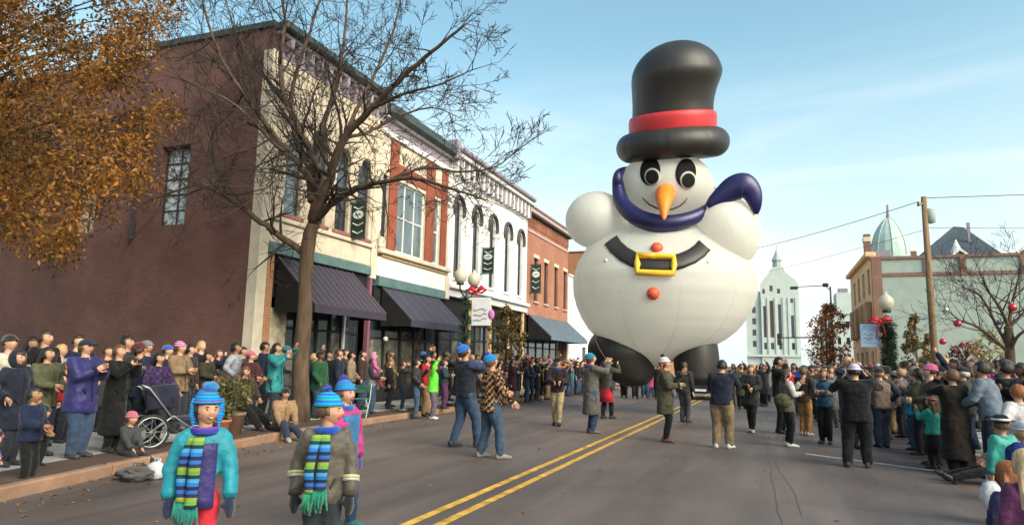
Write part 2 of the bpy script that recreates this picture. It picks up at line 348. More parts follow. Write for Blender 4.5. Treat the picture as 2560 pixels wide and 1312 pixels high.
def window(par, y0, y1, z0, z1, x=XF, fm=None, gm=None, cols=1, rows=2, fw=.06, depth=.16, sill=None, axis='x', name='window'):
    """a framed window (frame > pane) set back from the wall face; axis x: faces +X, axis y: faces -Y (x is then the wall's y)"""
    fm = fm or m_frame; gm = gm or m_glass
    T = (lambda mb: mb) if axis == 'x' else (lambda mb: mb.xf(Matrix(((0, 1, 0, 0), (-1, 0, 0, 0), (0, 0, 1, 0), (0, 0, 0, 1)))))
    if axis == 'y': xx = -x
    else: xx = x
    f = MB(); xb, xt = xx-depth, xx-depth+.07
    f.box(xb, xt, y0, y0+fw, z0, z1); f.box(xb, xt, y1-fw, y1, z0, z1); f.box(xb, xt, y0+fw, y1-fw, z0, z0+fw); f.box(xb, xt, y0+fw, y1-fw, z1-fw, z1)
    for c in range(1, cols): yy = y0+(y1-y0)*c/cols; f.box(xb+.002, xt-.004, yy-fw*.4, yy+fw*.4, z0+fw, z1-fw)
    for r in range(1, rows): zz = z0+(z1-z0)*r/rows; f.box(xb+.004, xt-.008, y0+fw, y1-fw, zz-fw*.4, zz+fw*.4)
    w = T(f).build(name, fm, par)
    for c in range(cols):
        for r in range(rows):
            p = MB(); ya, yb = y0+(y1-y0)*c/cols+fw*.3, y0+(y1-y0)*(c+1)/cols-fw*.3; za, zb = z0+(z1-z0)*r/rows+fw*.3, z0+(z1-z0)*(r+1)/rows-fw*.3
            p.box(xb+.02, xb+.032, ya, yb, za, zb); T(p).build('pane', gm, w)
    if sill:
        s_ = MB(); s_.bbox(xx-.1, xx+.09, y0-.1, y1+.1, z0-.13, z0-.005, .015); T(s_).build('sill', sill, w)
    return w
def part(par, name, m, *boxes, bev=0):
    mb = MB()
    for b in boxes: (mb.bbox(*b, bev) if bev else mb.box(*b))
    return mb.build(name, m, par)
def awning(par, y0, y1, zt, zb, xo, m, nrib, val=.2, split=None, scallop=False):
    def slab(a, b):
        mb = MB(); t = .03
        mb.prism([(XF+.02, zt), (xo, zb), (xo, zb-val), (xo-t, zb-val), (xo-t, zb-t), (XF+.02, zt-t)], a, b, 'y')
        o = mb.build('awning', m, par); return o
    spans = [(y0, y1)] if not split else [(y0, split-.02), (split+.02, y1)]
    for a, b in spans:
        o = slab(a, b)
        for i, s in enumerate((a+.004, b-.034)):
            mb = MB(); mb.prism([(XF+.03, zt-.04), (xo-.04, zb-.03), (xo-.04, zb-val+.01), (XF+.03, zb-val+.01)], s, s+.03, 'y'); mb.build('side_flap', m_black if s < a+.1 else m, o)
        k = max(1, int(nrib*(b-a)/(y1-y0)))
        for i in range(k+1):
            y = a+.02+(b-a-.04)*i/k; d = Vector((xo-XF, 0, zb-zt)).normalized(); nrm = Vector((-d.z, 0, d.x))*.022
            mb = MB(); mb.prism([(XF+.03, zt-.005), (xo, zb+.0), (xo+nrm.x, zb+nrm.z), (XF+.03+nrm.x, zt+nrm.z)], y-.013, y+.013, 'y'); mb.build('seam_rib', m_rib, o)
    return
def storefront(par, y0, y1, zt, cols, base=.55, door=None, xin=.35, fm=None, gm=None, mull=.09):
    fm = fm or m_dark; x = XF-xin
    part(par, 'stall_riser', fm, (x-.1, x+.06, y0, y1, .14, base))
    n = len(cols)-1
    for i in range(n):
        a, b = cols[i], cols[i+1]
        w = MB()
        w.box(x-.05, x+.05, a, a+mull, base, zt); w.box(x-.05, x+.05, b-mull*.3, b, base, zt); w.box(x-.045, x+.045, a+mull, b-mull*.3, zt-.12, zt); w.box(x-.045, x+.045, a+mull, b-mull*.3, zt-.85, zt-.78)
        o = w.build('shop_window', fm, par)
        MB().box(x-.012, x, a+.02, b-.02, base, zt-.82).build('pane', PG.choice((gm or m_glass, m_glass4, m_glass4)), o); MB().box(x-.012, x, a+.02, b-.02, zt-.80, zt-.02).build('transom_pane', gm or m_glass, o)
# --- corner building: brown painted side wall, cream street front
B1 = thing('corner_building', 'two storey corner building with brown painted brick side wall and cream street front', 'building', (0, 0, 0))
mb = MB(); win = [(-16.84, -15.72, 5.36, 7.75), (-20.4, -19.4, 5.3, 7.6), (-25.6, -24.5, 5.3, 7.6)]
ys = wall_holes(MB(), -17.63, -13.0, .1, 10.95, [win[0]], -14.72-.35, -14.7)   # built as an X wall, then turned to face the camera
rot = Matrix(((0, 1, 0, 0), (-1, 0, 0, 0), (0, 0, 1, 0), (0, 0, 0, 1)))
ys.xf(rot); ys.build('side_wall', m_brown, B1)
ys = wall_holes(MB(), -40.0, -17.64, .1, 10.6, win[1:], -14.72-.30, -14.73); ys.xf(rot); ys.build('side_wall', m_brown, B1)
for (a, b, c, d) in win: window(B1, a, b, c, d, 14.7, m_frame, m_glass3, 2, 5, .05, .3, None, 'y')
part(B1, 'parapet_coping', m_dteal, (-17.7, -12.93, 14.62, 15.15, 10.95, 11.12)); part(B1, 'parapet_coping', m_dteal, (-40.1, -17.72, 14.66, 15.15, 10.6, 10.76))
part(B1, 'downpipe', m_frame, (-17.72, -17.62, 14.60, 14.69, 5.0, 10.6)); part(B1, 'wall_vent', m_frame, (-23.65, -23.25, 14.66, 14.72, 5.5, 5.85))
part(B1, 'flat_roof', m_dark, (-40, -13.3, 15.05, 20.55, 10.4, 10.5)); part(B1, 'rear_wall', m_brown, (-40.0, -39.7, 15.05, 20.55, .1, 10.5))
wy = [(15.62, 16.36), (16.85, 17.59), (18.08, 18.82), (19.3, 20.06)]
mb = wall_holes(MB(), 15.06, 20.6, 5.2, 10.2, [(a, b, 5.72, 8.45) for a, b in wy], XF-.3, XF)
for a, b in wy: arc_fill(mb, a, b, 8.1, 8.45, XF-.3, XF)
mb.build('front_wall', m_cream, B1)
for a, b in wy:
    w = window(B1, a, b, 5.72, 8.45, XF, m_frame, m_glass2 if a < 16 else m_glass, 1, 2, .06, .18, m_sill)
    mb = MB(); cy, r = (a+b)/2, (b-a)/2+.02
    mb.tube([(XF+.03, cy+r*math.cos(t), 8.12+.42*math.sin(t)) for t in np.linspace(0, math.pi, 9)], .07, 6); mb.build('hood_mould', m_cream2, w)
part(B1, 'corner_pilaster', m_cream2, (XF-.3, XF+.07, 14.69, 15.05, .14, 10.3), bev=.02); part(B1, 'end_pilaster', m_cream2, (XF-.3, XF+.07, 20.25, 20.62, 4.4, 10.2), bev=.02)
for i in range(3): part(B1, 'stone_panel', m_cream2, (XF-.3, XF+.045, 15.08+i*1.72, 15.08+(i+1)*1.72-.03, 4.80, 5.42), bev=.03)
part(B1, 'string_course', m_cream2, (XF-.3, XF+.12, 15.06, 20.24, 5.44, 5.57), bev=.02)
part(B1, 'teal_fascia', m_teal, (XF-.3, XF+.10, 15.06, 20.24, 4.50, 4.79), bev=.015)
part(B1, 'frieze', m_mauve, (XF-.3, XF+.05, 15.06, 20.6, 10.2, 10.72)); part(B1, 'cornice', m_dteal, (XF-.3, XF+.48, 14.72, 20.62, 10.86, 11.12), bev=.05); part(B1, 'cornice_bed', m_mauve, (XF-.3, XF+.28, 14.75, 20.6, 10.72, 10.86), bev=.03)
for i in range(12): part(B1, 'bracket', m_mauve, (XF+.05, XF+.34, 15.1+i*.47, 15.24+i*.47, 10.36, 10.72), bev=.03)
for i in range(24): part(B1, 'dentil', m_cream2, (XF, XF+.07, 15.12+i*.228, 15.24+i*.228, 9.98, 10.16))
part(B1, 'brick_pier', m_obrick, (XF-.3, XF-.02, 15.06, 15.42, .14, 4.5)); part(B1, 'stone_infill', M('rough_stone', (.36, .30, .22), .9, .45, 4, .8, 9), (XF-.3, XF-.06, 15.42, 16.15, .14, 3.0))
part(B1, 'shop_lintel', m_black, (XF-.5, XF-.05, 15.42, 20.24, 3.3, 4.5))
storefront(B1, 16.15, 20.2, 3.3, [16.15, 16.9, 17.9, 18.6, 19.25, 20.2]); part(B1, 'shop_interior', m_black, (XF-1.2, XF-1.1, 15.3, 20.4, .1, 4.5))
part(B1, 'painted_column', M('plum_paint', (.20, .08, .12), .6, .2), (XF-.12, XF+.04, 20.28, 20.42, .14, 4.4)); part(B1, 'door_frame', m_wframe, (XF-.25, XF-.18, 19.2, 19.28, .14, 3.2))
awning(B1, 15.5, 19.2, 4.44, 3.08, -11.6, m_awn1, 12, .22)
# --- second building: white trim, red brick piers
B2 = thing('red_pier_building', 'narrow two storey shop front with red brick window piers and white trim', 'building')
holes = [(20.86, 21.26, 5.6, 8.3), (21.86, 24.15, 5.6, 8.3), (24.86, 25.52, 5.6, 8.3)]
wall_holes(MB(), 20.63, 26.33, 5.55, 9.75, holes, XF-.3, XF).build('front_wall', m_cream2, B2)
for a, b in ((21.27, 21.85), (24.16, 24.85), (25.53, 26.05)): part(B2, 'brick_pier', m_red, (XF, XF+.06, a, b, 5.6, 9.7))
for a, b in ((21.9, 24.1), (24.9, 25.5)): part(B2, 'brick_panel', m_red, (XF, XF+.04, a, b, 8.45, 8.95))
window(B2, 20.86, 21.26, 5.6, 8.3, XF, m_frame, m_glass, 1, 2); window(B2, 21.86, 24.15, 5.6, 8.3, XF, m_wframe, m_glass2, 3, 2, .065); window(B2, 24.86, 25.52, 5.6, 8.3, XF, m_wframe, m_glass2, 1, 2, .08)
part(B2, 'window_ledge', m_cream2, (XF-.3, XF+.22, 20.65, 26.33, 5.36, 5.54), bev=.03); part(B2, 'tan_moulding', M('tan_moulding', (.42, .27, .14), .8, .2), (XF-.3, XF+.12, 20.9, 26.2, 5.24, 5.35), bev=.02)
part(B2, 'white_fascia', m_white, (XF-.3, XF+.06, 20.65, 26.33, 4.56, 5.23)); part(B2, 'teal_fascia', m_teal, (XF-.3, XF+.08, 20.8, 26.1, 4.2, 4.55), bev=.015)
part(B2, 'end_block', m_cream2, (XF-.3, XF+.16, 20.64, 21.0, 5.55, 5.95), bev=.04); part(B2, 'end_block', m_cream2, (XF-.3, XF+.16, 26.06, 26.34, 4.2, 5.2), bev=.04)
part(B2, 'architrave', m_white, (XF-.3, XF+.10, 20.63, 26.33, 9.76, 9.98), bev=.02); part(B2, 'frieze', m_mauve, (XF-.3, XF+.05, 20.63, 26.33, 9.98, 10.38)); part(B2, 'cornice', m_dteal, (XF-.3, XF+.44, 20.64, 26.33, 10.42, 10.92), bev=.12); part(B2, 'cornice_bed', m_white, (XF-.3, XF+.24, 20.63, 26.33, 10.38, 10.42))
part(B2, 'corner_finial', m_mauve, (XF-.2, XF+.5, 26.05, 26.36, 10.3, 11.25), bev=.06)
part(B2, 'flat_roof', m_dark, (-36, -13.3, 20.6, 26.3, 10.3, 10.4))
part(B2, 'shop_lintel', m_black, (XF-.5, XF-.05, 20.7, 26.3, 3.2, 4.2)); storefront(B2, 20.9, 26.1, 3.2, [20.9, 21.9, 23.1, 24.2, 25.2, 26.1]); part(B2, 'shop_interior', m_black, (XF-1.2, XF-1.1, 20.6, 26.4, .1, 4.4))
mb = MB(); mb.ball((XF+.12, 21.35, 2.35), .09, n=10, m=7); mb.build('wall_light', m_wframe, B2, True)
awning(B2, 21.1, 25.5, 4.19, 3.02, -11.72, m_awn2, 6, .24)
# --- third building: white, five arched windows, bracketed cornice
B3 = thing('white_arched_building', 'white painted brick building with five tall arched windows and bracketed cornice', 'building')
cy5 = [27.3, 29.3, 31.35, 33.45, 35.45]
mb = wall_holes(MB(), 26.36, 36.6, 4.9, 9.9, [(c-.36, c+.36, 5.25, 8.75) for c in cy5], XF-.3, XF)
for c in cy5: arc_fill(mb, c-.36, c+.36, 8.38, 8.75, XF-.3, XF)
mb.build('front_wall', m_white, B3)
for c in cy5:
    w = window(B3, c-.36, c+.36, 5.25, 8.75, XF, m_frame, m_glass, 1, 2, .06, .2, m_white)
    mb = MB(); mb.tube([(XF+.05, c+.50*math.cos(t), 8.32+.62*math.sin(t)) for t in np.linspace(-.35, math.pi+.35, 13)], .105, 6); mb.build('hood_mould', m_frame, w)
part(B3, 'frieze', m_white, (XF-.3, XF+.03, 26.36, 36.6, 9.9, 10.5)); part(B3, 'cornice', m_mauve, (XF-.3, XF+.55, 26.38, 36.62, 10.78, 11.02), bev=.06); part(B3, 'cornice_bed', M('grey_white_trim', (.5, .47, .5), .75, .15), (XF-.3, XF+.42, 26.37, 36.6, 10.56, 10.78), bev=.03)
for i in range(34): part(B3, 'corbel', m_mauve if i % 2 else m_white, (XF+.03, XF+.30, 26.5+i*.297, 26.62+i*.297, 9.75, 10.56), bev=.03)
part(B3, 'lower_cornice', m_white, (XF-.3, XF+.26, 26.36, 36.6, 4.72, 4.9), bev=.03); part(B3, 'shop_fascia', M('pale_grey_fascia', (.55, .54, .55), .8, .1), (XF-.3, XF+.1, 26.36, 36.6, 4.38, 4.72), bev=.02)
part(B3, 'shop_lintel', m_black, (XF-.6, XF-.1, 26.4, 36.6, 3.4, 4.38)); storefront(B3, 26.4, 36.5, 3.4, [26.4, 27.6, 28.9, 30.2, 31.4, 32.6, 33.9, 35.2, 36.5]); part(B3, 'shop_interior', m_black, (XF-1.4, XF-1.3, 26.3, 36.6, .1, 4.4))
for y in (28.9, 31.4, 33.9, 36.2): part(B3, 'shop_column', M('gold_lit_column', (.50, .33, .14), .6, .2), (XF-.16, XF+.02, y-.1, y+.1, .14, 4.37), bev=.03)  # gold light on the columns is put into their colour
part(B3, 'flat_roof', m_dark, (-36, -13.3, 26.36, 36.6, 10.5, 10.6)); part(B3, 'side_wall', m_obrick, (-13.3, -13.02, 36.32, 36.6, 4.9, 10.5))
# --- fourth building: red brick, four windows, blue awning
B4 = thing('red_brick_building', 'red brick shop building with four narrow windows above a blue grey awning', 'building')
w4 = [37.9, 39.85, 42.0, 44.1]
wall_holes(MB(), 36.63, 45.1, 4.3, 10.1, [(c, c+.72, 5.2, 7.75) for c in w4], XF-.3, XF).build('front_wall', m_rbrick, B4)
for c in w4:
    w = window(B4, c, c+.72, 5.2, 7.75, XF, m_frame, m_glass, 1, 2, .06, .18, m_pink); part(w, 'lintel', m_cream2, (XF-.1, XF+.05, c-.12, c+.84, 7.76, 7.98), bev=.02)
part(B4, 'stone_band', m_pink, (XF-.3, XF+.05, 36.63, 45.1, 9.15, 9.3)); part(B4, 'cornice', m_dark, (XF-.3, XF+.3, 36.64, 45.1, 10.1, 10.3), bev=.04); part(B4, 'parapet', m_pink, (XF-.3, XF+.02, 36.64, 45.1, 10.3, 10.72)); part(B4, 'coping', m_mauve, (XF-.34, XF+.1, 36.64, 45.1, 10.72, 10.82))
for i in range(28): part(B4, 'corbel', m_rbrick, (XF, XF+.1, 36.75+i*.298, 36.87+i*.298, 9.5, 10.1))
part(B4, 'shop_lintel', m_black, (XF-.6, XF-.1, 36.7, 45.0, 3.3, 4.3)); storefront(B4, 36.7, 45.0, 3.3, [36.7, 38, 39.4, 40.8, 42.2, 43.6, 45.0], gm=m_glass2); part(B4, 'shop_interior', m_black, (XF-1.4, XF-1.3, 36.6, 45.1, .1, 4.4)); part(B4, 'flat_roof', m_dark, (-36, -13.3, 36.6, 45.1, 10.0, 10.1)); part(B4, 'end_wall', m_rbrick, (-36, -13.02, 45.0, 45.12, .1, 10.6))
awning(B4, 36.9, 45.0, 4.36, 3.1, -11.55, m_awn4, 16, .2, split=41.6)
# --- low white building and a tan block further along the left side
B5 = thing('low_white_building', 'plain white low building just past the red brick shop', 'building')
wall_holes(MB(), 45.15, 58, .1, 7.6, [(49, 50.2, .9, 2.8), (52, 53.2, .9, 2.8)], XF-.3, XF+.02).build('front_wall', m_white, B5)
for a in (49, 52): window(B5, a, a+1.2, .9, 2.8, XF, m_frame, m_glass)
part(B5, 'coping', m_cream2, (XF-.35, XF+.1, 45.15, 58.05, 7.6, 7.75)); part(B5, 'flat_roof', m_dark, (-30, -13.3, 45.15, 58, 7.3, 7.4)); part(B5, 'end_wall', m_white, (-30, XF-.3, 57.7, 58, .1, 7.6))
B6 = thing('tan_block', 'tan brick block beyond the balloon on the left side of the street', 'building')
hs = [(60+i*3.2, 61.3+i*3.2, z, z+1.9) for i in range(12) for z in (1.2, 5.0, 8.4)]
wall_holes(MB(), 58.2, 100, .1, 11.5, hs, XF-.3, XF).build('front_wall', m_obrick, B6)
for h in hs: window(B6, *h, XF, m_wframe, m_glass, 1, 2)
part(B6, 'cornice', m_cream2, (XF-.3, XF+.35, 58.2, 100, 11.5, 11.9), bev=.05); part(B6, 'flat_roof', m_dark, (-30, -13.3, 58.2, 100, 11.3, 11.4)); part(B6, 'end_wall', m_obrick, (-30, XF-.3, 58.2, 58.5, .1, 11.5))
# ------------------------------------------------------------------ buildings on the right and at the end of the street
m_pgrey = M('pale_grey_wall', (.30, .35, .325), .85, .10, 1.2, .2, 20, detail=8)
m_bband = M('brown_band', (.20, .11, .09), .8, .2, 3)
m_tan = M('sun_toned_facade', (.66, .44, .24), .8, .16, 2, .3, 20)  # bright tan carries the sunlit look of the front in its colour
m_slate = M('slate_roof', (.045, .06, .078), .7, .2, 3, .5, 14, stretch=(1, 1, 4))
m_copper = M('pale_green_dome', (.36, .47, .44), .5, .15, 2)
m_bbrick = brickmat('brown_brick', (.24, .12, .09), (.20, .10, .08), (.25, .2, .17), 'y')
m_deco = M('pale_stone_tower', (.50, .55, .53), .85, .08, .6)
def ywall(par, name, m, x0, x1, z0, z1, holes, y, t=.35):
    return wall_holes(MB(), x0, x1, z0, z1, holes, -y-t, -y).xf(rot).build(name, m, par)
RB = thing('grey_walled_building', 'tall corner building with blank pale grey side wall and tan street front coloured as sunlit', 'building')
ywall(RB, 'side_wall', m_pgrey, 8.3, 30, .1, 8.85, [], 60); ywall(RB, 'upper_wall', m_pgrey, 8.3, 30, 9.12, 10.2, [], 60.02)
part(RB, 'band', m_bband, (8.3, 30, 59.93, 60.3, 8.85, 9.12)); part(RB, 'coping', m_bband, (7.5, 30, 59.9, 60.4, 10.2, 10.42))
for a, b, z0 in ((7.6, 8.3, .1), (11.2, 11.7, 9.12), (13.6, 14.0, 9.12), (17.4, 17.8, 9.12), (21, 21.4, 9.12)): part(RB, 'pier', m_bbrick, (a, b, 59.9, 60.35, z0, 10.2))
fw = [(61.2+i*3.4, 62.7+i*3.4, z, z+2.1) for i in range(4) for z in (1.0, 4.6, 7.6)]
mbf = wall_holes(MB(), 60.36, 75.5, .1, 10.5, fw, -8.0, -7.6).xf(Matrix(((-1, 0, 0, 0), (0, 1, 0, 0), (0, 0, 1, 0), (0, 0, 0, 1)))); mbf.f = [f[::-1] for f in mbf.f]; mbf.build('front_wall', m_tan, RB)
for h in fw: MB().box(7.85, 7.9, *h).build('window', m_glass, RB)
for i in range(4): part(RB, 'bay_window', M('bay_trim', (.34, .20, .11), .8, .2), (7.15, 7.6, 61.0+i*3.4, 62.9+i*3.4, 4.3, 7.0), bev=.1)
part(RB, 'front_cornice', m_tan, (7.2, 8.0, 60.4, 75.6, 10.5, 10.9), bev=.08); part(RB, 'flat_roof', m_dark, (8.0, 30, 60.4, 75.5, 10.0, 10.1)); part(RB, 'chimney', m_bbrick, (7.65, 8.15, 64, 64.6, 10.1, 13.0)); part(RB, 'chimney_cap', m_cream2, (7.6, 8.2, 63.95, 64.65, 12.35, 12.75)); part(RB, 'parapet_block', m_mauve, (8.1, 9.1, 61, 61.6, 10.42, 11.1))
mb = MB(); mb.lathe([(1.5, -1.2), (1.5, 0), (1.47, .5), (1.36, 1.2), (1.15, 1.9), (.82, 2.6), (.42, 3.15), (.16, 3.35)], (9.86, 66, 11.3), 16); dome = mb.build('dome', m_copper, RB)
for k in range(8):
    th = k*math.pi/4; mb = MB(); mb.tube([(9.86+r*1.01*math.cos(th), 66+r*1.01*math.sin(th), 11.3+z) for r, z in ((1.5, 0), (1.47, .5), (1.36, 1.2), (1.15, 1.9), (.82, 2.6), (.42, 3.15), (.16, 3.35))], .05, 5); mb.build('rib', m_copper, dome)
mb = MB(); mb.lathe([(.2, 3.3), (.14, 3.7), (.1, 3.9), (.08, 4.5), (.02, 4.6)], (9.86, 66, 11.3), 8); mb.build('finial', m_mauve, dome)
SB = thing('slate_roof_hall', 'brick hall with big slate hipped roof and white edged gables above the grey wall', 'building')
part(SB, 'wall', m_bbrick, (13.6, 27, 76, 92, .1, 12.2))
e1, e2, e3, e4 = atY(2283, 653, 75.6), atY(2532, 656, 75.6), atY(2384, 566, 84), atY(2408, 568, 84); zb = (e1.z+e2.z)/2
mb = MB(); mb.add([(e1.x, 75.6, zb), (e2.x, 75.6, zb), (e2.x+1.5, 93, zb), (e1.x, 93, zb), e3, e4], [(0, 1, 5, 4), (1, 2, 5), (2, 3, 4, 5), (3, 0, 4)]); mb.build('roof', m_slate, SB)
for cx in (17.1, 22.3):
    mb = MB(); mb.prism([(cx-1.25, 12.0), (cx+1.25, 12.0), (cx, 13.1)], 75.2, 77.5, 'y'); gb = mb.build('gable', m_bbrick, SB)
    for s in (-1, 1):
        mb = MB(); mb.prism([(cx+s*1.45, 11.95), (cx+s*1.2, 11.95), (cx, 13.02), (cx, 13.3)], 75.05, 75.35, 'y'); mb.build('bargeboard', m_wframe, gb)
mb = MB(); mb.lathe([(.5, 0), (.42, .4), (.2, .9), (.03, 1.35)], (17.15, 76.6, 13.0), 8); mb.build('dormer_cap', m_wframe, SB); part(SB, 'vent_stack', m_mauve, (19.0, 19.25, 80, 80.25, 14.6, 16.6)); part(SB, 'chimney', m_bbrick, (13.4, 14.2, 79, 80, 12.2, 13.7)); part(SB, 'chimney', m_bbrick, (21.0, 21.7, 82, 82.8, 12.6, 14.3))
FB = thing('far_stone_block', 'distant grey stone block with notched top beyond the tan street front', 'building')
hs = [(10.0+i*1.5, 10.6+i*1.5, z, z+1.3) for i in range(3) for z in (3, 6, 9)]
ywall(FB, 'wall', m_deco, 9.2, 14.5, .1, 11.6, hs, 140); part(FB, 'tower', m_deco, (11.6, 14.5, 139.8, 146, 11.6, 15.6)); part(FB, 'turret', m_mauve, (12.0, 13.6, 140, 141.5, 15.6, 16.4)); part(FB, 'roof', m_slate, (9.2, 14.5, 140.35, 150, 11.2, 11.5)); part(FB, 'side_wall', m_deco, (9.2, 9.5, 140.35, 150, .1, 11.2))
for h in hs: window(FB, *h, 140, m_frame, m_glass, 1, 1, .06, .2, None, 'y')
TW = thing('deco_tower', 'pale stone tower with stepped gable and small spire closing the street', 'building')
Y = 200.0
sw = [(-4.75, -3.75, z, z+1.7) for z in (7.0, 10.1, 13.2, 16.3, 19.4)]
ywall(TW, 'wing_wall', m_deco, -6.3, -2.4, .1, 22.3, sw, Y+.6)
strips = [(-2.0, -1.05, 9.6, 18.2), (-.15, .85, 9.6, 19.6), (2.0, 2.8, 9.6, 18.6), (5.2, 6.0, 9.6, 15.6)]; low = [(-2.0, -1.1, 6.4, 8.2), (-.1, .8, 6.4, 8.2), (2.0, 2.8, 6.4, 8.2), (5.2, 6.0, 6.4, 8.2)]; up = [(-1.9, -1.2, 21.6, 22.9), (0, .8, 22.2, 23.8), (1.9, 2.7, 21.6, 22.9), (5.2, 5.9, 19.0, 20.2)]
ywall(TW, 'front_wall', m_deco, -2.4, 7.4, .1, 24.0, strips+low+up, Y)
mb = MB(); mb.prism([(-2.4, 24.0), (7.4, 24.0), (6.6, 25.4), (4.4, 27.2), (3.5, 28.9), (.8, 28.9), (-.2, 27.2), (-1.7, 25.4)], Y, Y+6, 'y'); mb.build('gable', m_deco, TW)
for i, h in enumerate(strips+low+up+sw): window(TW, *h, Y+(.6 if h in sw else 0), M('bronze_frame', (.16, .10, .08), .6, .2), M('bronze_glass', (.10, .07, .06), .3, .3) if i < 2 else m_glass, 1, 6 if i < 4 else 1, .08, .22, None, 'y')
for x in (-2.3, -.75, 1.2, 3.2, 4.5, 6.4): part(TW, 'pilaster', m_deco, (x, x+.5, Y-.25, Y, 5.0, 20.5))
part(TW, 'string_course', m_deco, (-6.4, 7.5, Y-.3, Y+.2, 4.4, 5.0)); part(TW, 'body', m_deco, (-6.2, 7.3, Y+1, Y+14, .1, 22))
mb = MB(); mb.lathe([(1.35, 28.7), (1.35, 29.2), (1.15, 29.3), (1.15, 31.0), (1.45, 31.1), (1.3, 31.4), (.75, 32.4), (.3, 33.6), (.1, 34.4), (.08, 35.8), (.02, 36)], (2.15, Y+3, 0), 8); mb.build('spire', M('grey_spire', (.30, .33, .35), .6, .2), TW)
# ------------------------------------------------------------------ trees
def rv(rg): return Vector((rg.gauss(0, 1), rg.gauss(0, 1), rg.gauss(0, 1))).normalized()
def smooth_path(pts, k=4):
    P = [Vector(p) for p in pts]; Q = []
    for i in range(len(P)-1):
        p0, p1, p2, p3 = P[max(i-1, 0)], P[i], P[i+1], P[min(i+2, len(P)-1)]
        for j in range(k):
            t = j/k; Q.append(.5*((2*p1)+(p2-p0)*t+(2*p0-5*p1+4*p2-p3)*t*t+(3*p1-p0-3*p2+p3)*t**3))
    Q.append(P[-1]); return Q
def grow(mb, p, d, L, r, depth, rg, up=.15, spread=.8, minr=.004, kink=.28):
    """one wandering branch with side branches"""
    n = max(3, int(L/.22)); pts = [p.copy()]; rad = [r]; q = p.copy(); dd = d.normalized(); side = []
    for i in range(n):
        dd = (dd+rv(rg)*kink*.55+Vector((0, 0, up*.35))).normalized(); q = q+dd*(L/n); pts.append(q.copy()); rad.append(max(minr, r*(1-(i+1)/n*.8)))
        if i >= 0: side.append((q.copy(), dd.copy(), rad[-1], (i+1)/n))
    mb.tube(pts, rad, 5 if r > .02 else 3)
    if depth > 0:
        k = rg.choice((3, 4, 4, 5))
        for j in range(k):
            c, cd, cr, t = side[min(len(side)-1, int(len(side)*(.25+.75*(j+rg.random())/k)))]
            nd_ = (cd+rv(rg)*spread).normalized(); grow(mb, c, nd_, L*rg.uniform(.38, .62), max(minr, cr*.66), depth-1, rg, up, spread, minr, kink)
m_bark = M('bark', (.082, .053, .035), .9, .4, 7, .9, 18, stretch=(1, 1, .25), detail=8)
m_twig = M('twig_bark', (.036, .026, .024), .9, .3, 8)
BT = thing('bare_tree', 'big leafless street tree with spreading crooked limbs before the cream corner front', 'tree', (0, 0, 0))
TY = 13.75; rg = random.Random(3)
def tp(px, py, dy=0): return atY(px, py, TY+dy)
trunk = smooth_path([tp(752, 1030), tp(752, 900), tp(762, 780), tp(764, 690), tp(770, 615), tp(782, 560)])
trunk[0].z = .1
rr = [.30, .27, .255, .25, .245, .24, .235, .23, .225, .21, .205, .20, .20, .205, .21, .215, .22, .21, .20, .19, .18][:len(trunk)]
mb = MB(); mb.tube(trunk, [.8*q for q in rr+[.18]*(len(trunk)-len(rr))], 12); mb.build('trunk', m_bark, BT, True)
limbs = [([(766, 640, 0), (705, 592, -.2), (640, 545, -.5), (565, 492, -.8), (505, 462, -1), (440, 478, -1.2), (380, 500, -1.3)], .095),
 ([(772, 600, 0), (790, 530, .1), (800, 455, .2), (778, 385, .2), (748, 325, .1), (712, 240, 0), (700, 150, -.1), (712, 60, -.1), (700, -40, 0)], .15),
 ([(782, 560, 0), (826, 445, -.3), (862, 345, -.5), (930, 272, -.7), (1010, 190, -.9), (1095, 118, -1.1), (1165, 60, -1.2)], .13),
 ([(790, 545, 0), (850, 492, -.4), (900, 470, -.6), (965, 455, -.8), (1045, 447, -1), (1125, 470, -1.2), (1215, 500, -1.3)], .095),
 ([(778, 500, 0), (775, 430, .5), (802, 330, .8), (842, 205, 1.1), (862, 85, 1.3), (872, -60, 1.5)], .11),
 ([(765, 400, .2), (738, 345, .5), (728, 235, .8), (760, 125, 1), (800, 0, 1.2), (820, -90, 1.3)], .09),
 ([(790, 470, 0), (742, 405, -.6), (684, 335, -1), (622, 252, -1.3), (562, 162, -1.6), (520, 55, -1.8), (500, -40, -2)], .09),
 ([(742, 405, -.6), (690, 362, -1.2), (604, 275, -1.6), (532, 232, -1.9), (455, 200, -2.2)], .06),
 ([(965, 455, -.8), (1060, 420, -.6), (1150, 430, -.4), (1230, 420, -.2), (1285, 385, -.1)], .045),
 ([(862, 345, -.5), (920, 330, .2), (1000, 290, .8), (1080, 270, 1.2), (1140, 290, 1.4)], .05),
 ([(826, 445, -.3), (880, 300, .6), (940, 180, 1), (985, 70, 1.3), (1010, -40, 1.5)], .07),
 ([(930, 272, -.7), (1010, 235, -1.4), (1090, 215, -1.8), (1180, 175, -2.1)], .045),
 ([(802, 455, .2), (700, 430, 1), (620, 400, 1.4), (560, 340, 1.7), (490, 330, 2)], .05),
 ([(712, 240, 0), (640, 170, .6), (590, 80, 1), (560, -20, 1.2)], .05)]
tw = MB()
